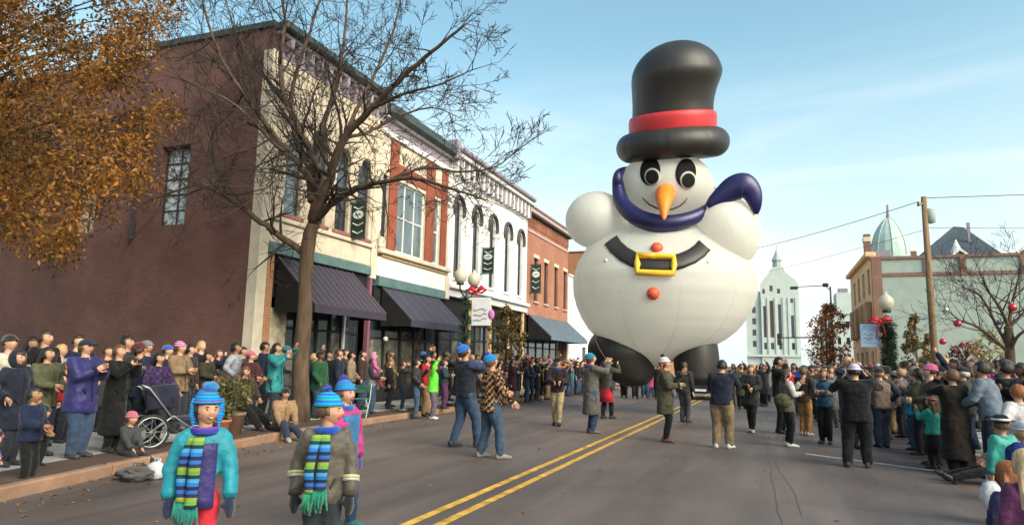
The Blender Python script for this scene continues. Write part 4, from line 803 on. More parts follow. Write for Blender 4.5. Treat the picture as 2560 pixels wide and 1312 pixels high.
SL = thing('road_light', 'tall dark street light with two heads beyond the rust red tree', 'street lamp', (5.95, 78, .1)); mb = MB(); mb.lathe([(.18, 0), (.13, .6), (.10, 8), (.08, 10)], n=8); mb.build('mast', m_lampblk, SL, True); mb = MB(); mb.tube([(0, 0, 9.6), (-.5, 0, 10.1), (-3.2, 0, 9.0+1.0)], [.06, .05, .04], 6); mb.build('arm', m_lampblk, SL, True); MB().bbox(-.75, -.15, -.2, .2, 9.95, 10.35, .1).build('lamp_head', m_lampblk, SL); MB().bbox(-3.9, -3.1, -.2, .2, 9.75, 10.05, .08).build('lamp_head', m_lampblk, SL)
# ------------------------------------------------------------------ people
V = Vector
SKIN = [(.42, .22, .145), (.36, .185, .12), (.46, .265, .185), (.25, .125, .075), (.11, .055, .035)]
def skin(i): return M('skin%d' % i, SKIN[i], .55, .08, 12, spec=.35)
def cloth(c, kind='cloth'):
    if not isinstance(c, tuple): return c
    if kind != 'hair': c = tuple(q*.66 for q in c)
    key = kind+'_%.3f_%.3f_%.3f' % c
    if kind == 'shell': return M(key, c, .55, .24, 7, .75, 15, spec=.3, sheen=.1)
    if kind == 'hair': return M(key, c, .5, .35, 40, .5, 60, spec=.35, stretch=(1, 1, .15))
    if kind == 'knit': return M(key, c, .9, .2, 30, .5, 110, spec=.1, sheen=.3)
    return M(key, c, .88, .30, 8, .9, 14, spec=.12, sheen=.1)
BAKE = []
_dtex = bpy.data.textures.new('cloth_folds', 'CLOUDS'); _dtex.noise_scale = .085; _dtex.noise_depth = 2
def soft(o, vox, smooth_it, disp=0.0):
    """closed tubes -> one continuous surface"""
    m = o.modifiers.new('r', 'REMESH'); m.mode = 'VOXEL'; m.voxel_size = vox; m.use_smooth_shade = True
    if smooth_it: s = o.modifiers.new('s', 'SMOOTH'); s.factor = .5; s.iterations = smooth_it
    if disp: d = o.modifiers.new('d', 'DISPLACE'); d.texture = _dtex; d.strength = disp; d.mid_level = .5; d.texture_coords = 'LOCAL'
    BAKE.append(o)
def bake_all():
    dg = bpy.context.evaluated_depsgraph_get()
    res = [(o, bpy.data.meshes.new_from_object(o.evaluated_get(dg), preserve_all_data_layers=False, depsgraph=dg)) for o in BAKE]
    for o, me in res:
        mats = [m for m in o.data.materials]; old = o.data; o.modifiers.clear(); o.data = me
        me.materials.clear()
        for m in mats: me.materials.append(m)
        me.polygons.foreach_set('use_smooth', [True]*len(me.polygons))
        ex = o.get('_extra')
        bpy.data.meshes.remove(old)
    for o, ex in EXTRA:
        me = o.data; bm = bmesh.new(); bm.from_mesh(me); t = ex.mesh('t', None, True); bm.from_mesh(t); bm.to_mesh(me); bm.free(); bpy.data.meshes.remove(t)
    BAKE.clear(); EXTRA.clear()
EXTRA = []
def ik(a, b, l1, l2, pole):
    d = b-a; L = d.length; mx_ = (l1+l2)*.995
    if L > mx_: b = a+d*(mx_/L); d = b-a; L = mx_
    c = (l1*l1+L*L-l2*l2)/(2*L); h = math.sqrt(max(0, l1*l1-c*c)); u = d/L; p = pole-u*pole.dot(u)
    if p.length < 1e-5: p = u.orthogonal()
    return a+u*c+p.normalized()*h, b
def ering(c, ax, ay, rx, ry, n=14, p=2.4):
    out_ = []
    for k in range(n):
        t = 2*math.pi*k/n; ct, st = math.cos(t), math.sin(t); out_.append(c+ax*(rx*math.copysign(abs(ct)**(2/p), ct))+ay*(ry*math.copysign(abs(st)**(2/p), st)))
    return out_
ARM = {'down': (.035, .03, -.30), 'fwd': (.03, .10, -.27), 'back': (.03, -.10, -.27), 'pocket': (.045, .07, -.22), 'chest': (-.075, .15, -.13), 'phone': (-.06, .19, .0), 'cam': (-.075, .12, .075), 'up': (.03, .10, .25), 'out': (.17, .17, -.10), 'cross': (-.13, .11, -.13), 'hold': (-.05, .17, -.17), 'lap': (-.03, .17, -.22), 'high': (-.03, .22, .12), 'side': (.15, .02, -.25), 'rope': (-.03, .20, .06), 'low': (.06, .13, -.24), 'clap': (-.088, .17, -.07)}
def head_mesh(mb, c, fwd, up, hh, lod=1):
    """head with brow, eye sockets, nose, lips, chin and ears"""
    rt = fwd.cross(up).normalized(); n, m = (28, 20) if lod else (14, 10); hw, hd, hz = hh*.375, hh*.445, hh*.5; rings = []
    for j in range(1, m):
        ph = math.pi*j/m-math.pi/2; rr_ = []
        for k in range(n):
            th = 2*math.pi*k/n; x, y, z = math.cos(ph)*math.sin(th), math.cos(ph)*math.cos(th), math.sin(ph)
            f = max(0, y); jaw = 1-.26*max(0, -z-.1)*(1+.3*abs(x)) ; X = x*hw*jaw; Y = y*hd*(1-.10*max(0, -z-.2)) ; Z = z*hz
            if y < 0 and z < -.2: Y *= 1-.35*(-z-.2)
            g = lambda x0, z0, sx_, sz_: math.exp(-((x-x0)/sx_)**2-((z-z0)/sz_)**2)*(f > .3)
            Y += hh*(.095*g(0, -.22, .13, .17)+.05*g(0, -.02, .10, .2)+.03*g(0, .17, .5, .09)-.045*(g(.36, .02, .17, .10)+g(-.36, .02, .17, .10))+.022*g(0, -.50, .2, .07)+.03*g(0, -.80, .25, .14)-.02*g(0, -.66, .3, .05))
            rr_.append(c+rt*X+fwd*Y+up*Z)
        rings.append(rr_)
    mb.loft(rings)
    if lod:
        for s in (-1, 1): q = c+rt*(s*hw*.98)-fwd*(hh*.02)-up*(hh*.02); mb.ball((0, 0, 0), hh*.03, hh*.055, hh*.095, 8, 6); st_ = len(mb.v)-7*0; 
        # ears were appended at the origin: move them
    return mb
def hand(mb, w, d, side, H, palm_n, curl=.5):
    """palm, four fingers of unequal length and a thumb; w wrist, d direction"""
    u = d.normalized(); b = u.cross(palm_n).normalized(); nrm = b.cross(u).normalized(); s = H/1.72
    rings = [ering(w+u*(t*s), b, nrm, rx*s, ry*s, 8) for t, rx, ry in ((-.01, .026, .018), (.02, .032, .017), (.06, .041, .016), (.09, .040, .014))]
    mb.loft(rings)
    for i, L in enumerate((.072, .082, .077, .060)):
        o = w+u*(.082*s)+b*((i-1.5)*.0195*s)*1.0; d1 = (u+nrm*(-curl*.4)).normalized(); d2 = (u+nrm*(-curl*1.3)).normalized(); d3 = (u*.4+nrm*(-curl*1.6)).normalized()
        p1_ = o+d1*(L*.45*s); p2_ = p1_+d2*(L*.32*s); p3_ = p2_+d3*(L*.25*s); mb.tube([o, p1_, p2_, p3_], [.0092*s, .0088*s, .008*s, .0062*s], 6, rounded=True)
    o = w+u*(.025*s)-b*(side*.030*s); q1 = o+(u*.7-b*side*.8-nrm*.3).normalized()*.042*s; q2 = q1+(u*.95-b*side*.25-nrm*.45).normalized()*.035*s; mb.tube([o, q1, q2], [.0115*s, .0105*s, .0075*s], 6, rounded=True)
def dome(mb, c, fwd, up, a, b, h, z0, n=20, m=7, jit=0.0, seed=0, tip=0.0):
    """hat dome from a rim ring upward"""
    rt = fwd.cross(up).normalized(); rg_ = random.Random(seed); rings = []
    rings.append([c+rt*(a*.9*math.sin(2*math.pi*k/n))+fwd*(b*.9*math.cos(2*math.pi*k/n))+up*(z0+.01) for k in range(n)])
    for j in range(m):
        ph = math.pi/2*j/m; q = 1+rg_.uniform(-jit, jit)
        rings.append([c+rt*(a*q*math.cos(ph)**.8*math.sin(2*math.pi*k/n))+fwd*(b*q*math.cos(ph)**.8*math.cos(2*math.pi*k/n)-tip*math.sin(ph))+up*(z0+h*math.sin(ph)) for k in range(n)])
    mb.loft(rings); return mb
def person(px, label, X=None, fy=None, hy=None, H=None, z=0.0, yaw=90, lean=0, tilt=0, arms=('down', 'down'), feet=None, stance=.05, coat=(.05, .05, .06), coat_len=.0, bulk=1.0, wide=1.0, trousers=(.03, .035, .05), shoes=(.03, .025, .025), hair=(.04, .025, .018), hairlen=0, hat=None, hatcol=(.1, .1, .1), scarf=None, sk=0, child=False, sit=None, look=(0, 0), lod=1, gloves=None, skirt=None, kind='cloth', puff=False, hat_up=.10, hat_h=.5, head_k=1.0, hood=False, sleeve=None, pom=None, Y=None, group=None, face=False, bare_legs=None, vest=None):
    """one person: Empty > body, coat, trousers, shoes, hair, hat...  (X or feet pixel gives the place on the ground)"""
    if fy is not None: P0 = gnd(px, fy, z)
    elif X is not None: r = ray(px, 905); P0 = V((X, r.y*X/r.x, z)) if Y is None else V((X, Y, z))
    if hy is not None and H is None:
        r = ray(px, hy); d = math.hypot(P0.x, P0.y); H = EYE.z+r.z*d/math.hypot(r.x, r.y)-z
    t = thing('person', label, 'person', P0, 0, group)
    hs = 1.0
    hh = H*.134 if not child else max(.134*H, .190)*head_k
    if hat in ('beanie',): H_body = H-.035-(.05 if pom else 0)
    else: H_body = H-(.02 if hat else 0)
    ya = math.radians(yaw); F = V((math.sin(ya), math.cos(ya), 0)); Rt = V((math.cos(ya), -math.sin(ya), 0)); U0 = V((0, 0, 1))
    neck_z = H_body-hh-.035*H
    hipz = neck_z*.615 if sit is None else sit
    tl = neck_z*.385
    Pv = V((0, 0, hipz)); la, ti = math.radians(lean), math.radians(tilt)
    U = (U0*math.cos(la)*math.cos(ti)+F*math.sin(la)+Rt*math.sin(ti)).normalized(); FB = (F-U*F.dot(U)).normalized(); RB_ = FB.cross(U).normalized()
    if sit is not None: Pv = Pv-F*.12*H
    if feet: Pv = Pv+F*(feet[0][1]+feet[1][1])*.5*H if sit is None else Pv
    Nk = Pv+U*tl; sh_w = (.107 if not child else .10)*H*wide; vox = (.020 if lod == 2 else .026 if lod else .04)
    J = {}
    for i, s in ((0, -1), (1, 1)):
        sh = Nk+RB_*(s*sh_w)-U*(.012*H); a = ARM[arms[i]] if isinstance(arms[i], str) else arms[i]
        hd_ = sh+RB_*(s*a[0]*H)+FB*(a[1]*H)+U0*(a[2]*H); el, hd_ = ik(sh, hd_, .158*H, .145*H, RB_*(s*.7)-FB*.45-U0*.9)
        hip = Pv+Rt*(s*.052*H*wide)
        if sit is None:
            ft = feet[i] if feet else (stance, 0); an = V((0, 0, .042*H))+Rt*(s*ft[0]*H)+F*(ft[1]*H)
            if len(ft) > 2: an.z += ft[2]*H
        else: ft = feet[i] if feet else (.07, .30); an = V((0, 0, .042*H+ (ft[2]*H if len(ft) > 2 else 0)))+Rt*(s*ft[0]*H)+F*(ft[1]*H)
        kn, an = ik(hip, an, hipz*.49 if sit is None else .245*H, hipz*.44 if sit is None else .235*H, F*1.0+U0*(.0 if sit is None else .8))
        J[i] = (s, sh, el, hd_, hip, kn, an)
    skm = skin(sk); bm_ = MB(); w = wide
    def torso(mb, k, t0=-.10, grow_=0.0, top=1.0):
        prof = [(-.34, .098, .078), (-.2, .099, .079), (-.08, .098, .078), (.08, .094, .075), (.3, .086, .068), (.52, .089, .070), (.72, .097, .073), (.86, .100, .066), (.95, .082, .055), (1.0, .050, .045), (1.05, .036, .038)]
        if child: prof = [(a_, b_*.97, c_*1.06) for a_, b_, c_ in prof]
        rings = [ering(Pv+U*(tl*tt)+(U0*0), RB_, FB, rx*H*k*w+grow_, ry*H*k*w+grow_, 16) for tt, rx, ry in prof if t0 <= tt <= top]
        if t0 < -.34:
            r0 = prof[0]; ext = [ering(Pv+U*(tl*tt), RB_, FB, (r0[1]*(1+.25*(-.34-tt)))*H*k*w+grow_, (r0[2]*(1+.3*(-.34-tt)))*H*k*w+grow_, 16) for tt in (t0, (t0-.34)/2)]; rings = ext+rings
        mb.loft(rings)
    # --- body: one continuous skin
    torso(bm_, .84*min(1, bulk), -.1, 0, 1.05); bm_.tube([Nk-U*.03*H, Nk+U*.05*H], [.036*H, .032*H], 10)
    hl, hp = math.radians(look[0]), math.radians(look[1]); hf = (F*math.cos(hl)+Rt*math.sin(hl)).normalized(); hu = (U0*math.cos(hp)-hf*math.sin(hp)).normalized(); hf = (hf*math.cos(hp)+U0*math.sin(hp)).normalized()
    HCn = Nk+U*(.035*H+hh*.06)+hu*(hh*.44)+hf*(hh*.06)
    bm_.tube([Nk+U*.02*H, HCn-hu*hh*.12], [.034*H, .036*H], 10)
    bm_.ball(HCn, hh*.33, hh*.36, hh*.42, 10, 7)
    for i in (0, 1):
        s, sh, el, hd_, hip, kn, an = J[i]
        bm_.tube([Nk-U*.03*H, sh, el, hd_], [.034*H, .030*H, .024*H, .019*H], 8, rounded=True); bm_.tube([Pv+U*.03*H, hip, kn, an, an-U0*.02*H], [.05*H, .046*H, .029*H, .022*H, .020*H], 8, rounded=True)
    bo = bm_.build('body', skm, t, True); soft(bo, vox*1.05, 2)
    ex = MB(); head_mesh2(ex, HCn, hf, hu, hh, lod)
    for i in (0, 1):
        s, sh, el, hd_, hip, kn, an = J[i]; d = (hd_-el).normalized()
        if gloves: continue
        pn = (-RB_*s+U0*.3-FB*.1); pn = pn if abs(pn.normalized().dot(d)) < .95 else FB
        if lod: hand(ex, hd_, d, s, H*(1.12 if child else 1.03), pn)
        else: ex.ball(hd_+d*.045*H, .022*H, .022*H, .04*H, 8, 6)
    EXTRA.append((bo, ex))
    cm = cloth(coat, kind); tm = cloth(trousers)
    # --- trousers
    tr = MB(); tr.loft([ering(Pv+U*(tl*q), RB_, FB, rx*H*w, ry*H*w, 14) for q, rx, ry in ((-.14, .085, .07), (.0, .094, .074), (.2, .088, .07), (.3, .078, .062))])
    for i in (0, 1):
        s, sh, el, hd_, hip, kn, an = J[i]; k = 1.0 if not bare_legs else .88
        tr.tube([Pv+U*(.05*tl), hip, hip.lerp(kn, .5), kn, kn.lerp(an, .5), an-U0*.012*H], [.06*H*w, .064*H*w*k, .057*H*w*k, .045*H*w*k, .042*H*w*k, .036*H*w*k], 10)
    to = tr.build('trousers' if not skirt else 'leggings', tm, t, True); soft(to, vox, 2, .028 if lod else .02)
    if skirt:
        sm_ = MB(); sm_.loft([ering(Pv+U*(tl*q), RB_, FB, rx*H*w, ry*H*w, 18) for q, rx, ry in ((-.75, .13, .115), (-.4, .118, .10), (-.05, .103, .085), (.2, .09, .072))]); sm_.build('skirt', cloth(skirt), t, True)
    # --- coat with sleeves
    ct = MB(); torso(ct, 1.04*bulk, -.12-coat_len, .012)
    stopped = sleeve if sleeve else None
    for i in (0, 1):
        s, sh, el, hd_, hip, kn, an = J[i]; bk = bulk
        arr = ([Nk-U*.035*H+RB_*(s*.03*H), sh, sh.lerp(el, .5), el, el.lerp(hd_, .5), hd_+(hd_-el).normalized()*.01*H], [.05*H*bk, .049*H*bk, .045*H*bk, .041*H*bk, .038*H*bk, .033*H*bk])
        if puff:
            pp, rr2 = [], []
            for a0, a1, r0, r1 in ((sh, el, .049, .043), (el, hd_, .043, .036)):
                for q in range(10): t_ = q/10; pp.append(a0.lerp(a1, t_)); rr2.append((r0+(r1-r0)*t_)*H*bk*(1+.13*abs(math.sin(math.pi*q/3.4))))
            pp.append(hd_); rr2.append(.033*H*bk); arr = ([Nk-U*.035*H+RB_*(s*.03*H)]+pp, [.05*H*bk]+rr2)
        if vest: sv = MB(); sv.tube(*arr, 10, rounded=False); so = sv.build('sleeve', cloth(vest, kind), t, True); soft(so, vox, 2, .026)
        else: ct.tube(*arr, 10)
    co = ct.build('vest' if vest else ('coat' if coat_len > .3 else 'jacket'), cm, t, True); soft(co, vox, 2, .034 if lod else .024)
    if lod:                                                     # collar, zip, pockets, cuffs
        dk = tuple(q*.55 for q in coat) if isinstance(coat, tuple) else (.03, .025, .03); dm_ = cloth(dk)
        if not scarf: mb = MB(); mb.tube([Nk+U*(.004*H)+RB_*(.047*H*math.sin(a_))+FB*(.047*H*math.cos(a_)) for a_ in np.linspace(.25, 6.03, 15)], .017*H, 7); mb.build('collar', cm, t, True)
        zp = []
        for tt, ry in ((-.1, .079), (.08, .076), (.3, .070), (.52, .071), (.72, .074), (.9, .064)): zp.append(Pv+U*(tl*tt)+FB*(ry*H*1.04*bulk*w+.022))
        if not vest or True: mb = MB(); mb.tube(zp, .006*H, 5, flat=.5); mb.build('zip', dm_, t, True)
        for s in (-1, 1):
            q = Pv+U*(tl*.16)+RB_*(s*.055*H*w)+FB*(.066*H*1.04*bulk*w+.018); mb = MB(); mb.tube([q-U*.022*H-RB_*s*.012*H, q+U*.022*H+RB_*s*.012*H], .007*H, 5, rounded=True); mb.build('pocket', dm_, t, True)
        if not vest:
            for i in (0, 1): s, sh, el, hd_, hip, kn, an = J[i]; d = (hd_-el).normalized(); mb = MB(); mb.tube([hd_-d*.022*H, hd_+d*.008*H], [.035*H*bulk, .034*H*bulk], 10); mb.build('cuff', dm_, t, True)
    # --- shoes
    for i in (0, 1):
        s, sh, el, hd_, hip, kn, an = J[i]; sF = F
        b = an-U0*.042*H
        if sit is not None or (feet and len(feet[i]) > 2 and feet[i][2] > .02):
            sF = (F+U0*.75).normalized() if sit is not None and feet and feet[i][1] > .4 else F
        fo = (sF+Rt*(s*.18)).normalized(); up_ = (U0-fo*U0.dot(fo)).normalized(); sd_ = fo.cross(up_); sh_ = MB()
        sh_.loft([ering(b+fo*(q*H)+up_*(zc*H), sd_, up_, rx*H, rz*H, 10, 3) for q, zc, rx, rz in ((-.042, .030, .018, .024), (-.03, .030, .024, .030), (.0, .030, .026, .030), (.04, .024, .028, .023), (.075, .019, .030, .018), (.10, .016, .024, .014), (.112, .013, .012, .008))]); sh_.build('shoe', cloth(shoes, 'shell'), t, True)
    # --- hair, hat, scarf, gloves
    rt_ = hf.cross(hu).normalized()
    if hair and hair != 'bald':
        hb = MB(); n, m = (24, 16) if lod else (12, 9); rings = []
        for j in range(1, m):
            ph = math.pi*j/m-math.pi/2; rr_ = []
            for k in range(n):
                th = 2*math.pi*k/n; x, y, zz_ = math.cos(ph)*math.sin(th), math.cos(ph)*math.cos(th), math.sin(ph); q = (1.16 if not hat or hat in ('headband',) or zz_ < hat_up*2+.04 else .99)+.025*math.sin(7*th+3*zz_)+.03*math.sin(3*th)
                if y > .34 and zz_ < .34+.25*x*x: q = .80
                elif zz_ < -.45-(.25 if hairlen else 0) and y > -.9: q = .82
                if abs(x) > .75 and zz_ < -.22 and not hairlen and y > -.1: q = .82
                rr_.append(HCn+rt_*(x*hh*.385*q)+hf*(y*hh*.455*q)+hu*(zz_*hh*.5*q))
            rings.append(rr_)
        hb.loft(rings)
        if hairlen:
            for q in (-.30, 0.0, .30):
                b0_ = HCn+rt_*(q*hh)-hf*(hh*.26)-hu*(hh*.05); hb.tube(smooth_path([b0_, b0_-U0*(hairlen*.45)-F*.02+rt_*q*.05, b0_-U0*hairlen-F*(.03)+rt_*q*.08], 3), [hh*.20, hh*.20, hh*.19, hh*.185, hh*.17, hh*.13, hh*.06], 9, flat=.7)
        ho = hb.build('hair', cloth(hair, 'hair'), t, True)
        if hairlen and lod: soft(ho, .018, 2, .014)
    if hat == 'beanie':
        mb = MB(); hm = cloth(hatcol, 'knit'); c = HCn+hu*(hh*hat_up)-hf*(hh*.03); dome(mb, c, hf, hu, hh*.435, hh*.51, hh*hat_h, 0, jit=.045, seed=int(px), tip=hh*.07)
        ht = mb.build('hat', hm, t, True); ht.data.transform(Matrix.Identity(4))
        cf = MB(); cf.tube([c+rt_*(hh*.425*math.sin(a_))+hf*(hh*.50*math.cos(a_))+hu*(hh*.05) for a_ in np.linspace(0, 6.2832, 21)], hh*.055, 8); cf.build('hat_cuff', hm, ht, True)
        if pom:
            pm = MB(); pc = c+hu*(hh*(hat_h+.05))-hf*(hh*.10); g_ = random.Random(int(px))
            pm.ball(pc, hh*.17, n=12, m=8, jit=.12, seed=int(px))
            for k_ in range(90): d_ = rv(g_); e_ = d_.cross(rv(g_)).normalized()*.008; pm.add([pc+d_*hh*.14-e_, pc+d_*hh*.14+e_, pc+d_*hh*.22], [(0, 1, 2)])
            pm.build('pompom', cloth(pom, 'knit'), ht, False)
    elif hat == 'cap':
        mb = MB(); c = HCn+hu*(hh*.16); dome(mb, c, hf, hu, hh*.43, hh*.50, hh*.40, 0)
        ht = mb.build('hat', cloth(hatcol), t, True); mb = MB(); mb.loft([[c+rt_*(hh*.36*f*math.sin(a_))+hf*(hh*(.40+.45*f*math.cos(a_)))+hu*(hh*(zz_-.03*f)) for a_ in np.linspace(-1.5, 1.5, 9)] for f, zz_ in ((.2, .03), (1, .0), (1, -.03), (.2, 0))], closed=True); mb.build('brim', cloth(hatcol), ht, True)
    elif hat == 'brim':
        mb = MB(); c = HCn+hu*(hh*.22); dome(mb, c, hf, hu, hh*.42, hh*.48, hh*.42, 0); ht = mb.build('hat', cloth(hatcol), t, True)
        mb = MB(); mb.loft([[c+rt_*(hh*q*math.sin(a_))+hf*(hh*(q+.06)*math.cos(a_))+hu*(hh*zz_) for a_ in np.linspace(0, 6.2832, 25)[:-1]] for q, zz_ in ((.40, .05), (.68, .06), (.70, .02), (.40, -.03))], cap=False); mb.build('brim', cloth(hatcol), ht, True)
        mb = MB(); mb.loft([[c+rt_*(hh*q*math.sin(a_))+hf*(hh*(q+.06)*math.cos(a_))+hu*(hh*zz_) for a_ in np.linspace(0, 6.2832, 25)[:-1]] for q, zz_ in ((.43, .04), (.445, .06), (.44, .16), (.42, .17))], cap=False); mb.build('hat_band', cloth((.75, .78, .76)), ht, True)
    elif hat == 'headband':
        mb = MB(); mb.tube([HCn+hu*(hh*.30)+rt_*(hh*.40*math.sin(a_))+hf*(hh*.47*math.cos(a_)) for a_ in np.linspace(0, 6.2832, 21)], hh*.06, 7); mb.build('headband', cloth(hatcol, 'knit'), t, True)
    elif hat == 'shako':
        mb = MB(); c = HCn+hu*(hh*.15); mb.loft([ering(c+hu*(hh*zz_), rt_, hf, hh*q, hh*(q+.06), 14, 2) for zz_, q in ((0, .43), (.1, .44), (.75, .50), (.8, .40))]); ht = mb.build('hat', cloth(hatcol), t, True); mb = MB(); mb.tube([c+hu*hh*.5+hf*hh*.5, c+hu*hh*1.0+hf*hh*.5, c+hu*hh*1.35+hf*hh*.4], [hh*.07, hh*.12, hh*.05], 8); mb.build('plume', cloth((.75, .75, .72)), ht, True)
    if hood:
        mb = MB(); rings = []
        for j in range(1, 14):
            ph = math.pi*j/14-math.pi/2; rr_ = []
            for k in range(22):
                th = 2*math.pi*k/22; x, y, zz_ = math.cos(ph)*math.sin(th), math.cos(ph)*math.cos(th), math.sin(ph); q = 1.28
                if y > .45 and abs(zz_) < .72: q = .84
                rr_.append(HCn+rt_*(x*hh*.40*q)+hf*(y*hh*.45*q)+hu*(zz_*hh*.54*q)-hf*hh*.04)
            rings.append(rr_)
        mb.loft(rings); mb.build('hood', cm if hood is True else cloth(hood), t, True)
    if scarf:
        mb = MB(); mb.tube([Nk+U*(.010*H)+RB_*(.052*H*math.sin(a_))+FB*(.052*H*math.cos(a_)) for a_ in np.linspace(0, 6.2832, 17)], .024*H, 9, flat=.8); so_ = mb.build('scarf', cloth(scarf, 'knit'), t, True); soft(so_, .018, 1, .01)
    if gloves:
        for i in (0, 1):
            s, sh, el, hd_, hip, kn, an = J[i]; d = (hd_-el).normalized(); mb = MB(); mb.tube([hd_-d*.02*H, hd_+d*.02*H, hd_+d*.055*H, hd_+d*.085*H], [.026*H, .030*H, .033*H, .022*H], 9, flat=.65, rounded=True); mb.tube([hd_+d*.01*H, hd_+d*.04*H-RB_*(s*.035*H)+FB*.012*H], [.014*H, .012*H], 7, rounded=True); go = mb.build('glove', cloth(gloves, 'knit'), t, True); soft(go, .012, 1)
    if face or lod == 1:
        for s in (-1, 1):
            q = HCn+rt_*(s*hh*.135)+hf*(hh*.405)+hu*(hh*.015); mb = MB(); mb.ball(q, hh*.052, hh*.022, hh*.030, 10, 6); e_ = mb.build('eye', M('shaded_eye_white', (.40, .36, .34), .3, .02), t, True); mb = MB(); mb.ball(q+hf*hh*.012, hh*.034, hh*.020, hh*.031, 8, 6); mb.build('iris', M('iris', (.03, .018, .012), .2, .05), e_, True)  # eye white darkened, socket shade put into its colour
            mb = MB(); mb.tube([q+hu*hh*.075-rt_*hh*.055+hf*hh*.012, q+hu*hh*.09+hf*hh*.03, q+hu*hh*.075+rt_*hh*.06+hf*hh*.005], hh*.019, 5); mb.build('eyebrow', cloth((.05, .03, .02), 'hair'), t, True)  # brow drawn thick to stand for eye-socket shade as well
        mb = MB(); mc_ = HCn+hf*(hh*.425)-hu*(hh*.255); mb.tube([mc_-rt_*hh*.115+hu*hh*.035-hf*hh*.045, mc_-rt_*hh*.06-hu*hh*.005-hf*hh*.005, mc_-hu*hh*.015+hf*hh*.004, mc_+rt_*hh*.06-hu*hh*.005-hf*hh*.005, mc_+rt_*hh*.115+hu*hh*.035-hf*hh*.045], [hh*.008, hh*.022, hh*.026, hh*.022, hh*.008], 7); mo = mb.build('mouth', M('lips', (.24, .06, .05), .4, .1), t, True)
        if face == 2: mb = MB(); mb.tube([mc_-rt_*hh*.07+hu*hh*.008+hf*hh*.014, mc_-hu*hh*.004+hf*hh*.026, mc_+rt_*hh*.07+hu*hh*.008+hf*hh*.014], [hh*.006, hh*.013, hh*.006], 6); mb.build('teeth', M('teeth', (.7, .68, .62), .3, .02), mo, True)
    t['_h'] = H
    del t['_h']
    INFO[label] = dict(t=t, J=J, H=H, hh=hh, F=F, Rt=Rt, Nk=Nk, Pv=Pv, HC=HCn, P0=P0, U=U, FB=FB, RB=RB_)
    return t
INFO = {}
def head_mesh2(mb, c, fwd, up, hh, lod):
    rt = fwd.cross(up).normalized(); n, m = (32, 24) if lod else (14, 10); hw, hd, hz = hh*.375, hh*.445, hh*.5; rings = []
    for j in range(1, m):
        ph = math.pi*j/m-math.pi/2; rr_ = []
        for k in range(n):
            th = 2*math.pi*k/n; x, y, z = math.cos(ph)*math.sin(th), math.cos(ph)*math.cos(th), math.sin(ph)
            jaw = 1-.28*max(0, -z-.1)*(1+.3*abs(x)); X = x*hw*jaw; Yy = y*hd*(1-.10*max(0, -z-.2)); Z = z*hz
            if y < 0 and z < -.2: Yy *= 1-.35*(-z-.2)
            if y > .2:
                def g(x0, z0, a, b): return math.exp(-((x-x0)/a)**2-((z-z0)/b)**2)
                Yy += hh*(.10*g(0, -.22, .13, .16)+.05*g(0, -.02, .10, .2)+.03*g(0, .19, .5, .09)-.05*(g(.36, .03, .17, .10)+g(-.36, .03, .17, .10))+.022*g(0, -.50, .2, .08)+.035*g(0, -.82, .3, .14)-.02*g(0, -.66, .3, .05)+.02*(g(.5, -.3, .2, .2)+g(-.5, -.3, .2, .2)))
            rr_.append(c+rt*X+fwd*Yy+up*Z)
        rings.append(rr_)
    mb.loft(rings)
    if lod:
        for s in (-1, 1):
            q = c+rt*(s*hw*.97)-fwd*(hh*.02)-up*(hh*.02); rg_ = []
            for a, b in ((-.09, .3), (-.06, .8), (0, 1), (.06, .95), (.10, .4)): rg_.append(ering(q+up*(a*hh), rt, fwd, .028*hh*b+.004*hh, .05*hh*b, 8, 2))
            mb.loft(rg_)
# ------------------------------------------------------------------ the people one can tell apart
NAVY, BLK, CHAR, JEAN, JEAN2, KHA, OLIVE, TAN_, GREY = (.018, .024, .055), (.012, .012, .014), (.035, .035, .04), (.045, .075, .14), (.06, .11, .19), (.30, .20, .11), (.07, .065, .04), (.26, .17, .10), (.16, .16, .165)
TURQ, MINT_, PURP, MAROON, TEAL, PINK, BROWN = (.01, .36, .46), (.06, .50, .42), (.05, .035, .24), (.07, .018, .025), (.02, .25, .27), (.62, .06, .28), (.05, .033, .026)
DKB, BRN, BLD, AUB, BLKH, GREYH = (.035, .02, .013), (.09, .045, .022), (.40, .25, .11), (.20, .065, .02), (.012, .010, .010), (.35, .32, .28)
hatmat = bandmat('knit_blue_bands', [(.01, .14, .42), (.01, .26, .50), (.02, .10, .30), (.01, .22, .34), (.10, .06, .30), (.01, .18, .50)], 17)
hatmat2 = bandmat('knit_blue_green_bands', [(.01, .16, .46), (.01, .30, .48), (.03, .06, .36), (.01, .20, .46), (.03, .30, .24)], 20)
scarfmat = bandmat('knit_scarf_bands', [(.012, .02, .05), (.02, .12, .38), (.05, .22, .42), (.012, .03, .05), (.10, .24, .05), (.20, .26, .04), (.015, .03, .08), (.03, .10, .34)], 5.2)
scarfneck = bandmat('knit_scarf_violet', [(.04, .03, .24), (.10, .05, .26), (.03, .06, .32), (.07, .03, .20)], 22)
stripehat = bandmat('pink_striped_knit', [(.30, .03, .14), (.60, .45, .52), (.22, .02, .16)], 26)
whitehat = bandmat('white_pink_knit', [(.62, .60, .66), (.40, .20, .38), (.55, .52, .60), (.08, .07, .16)], 22)
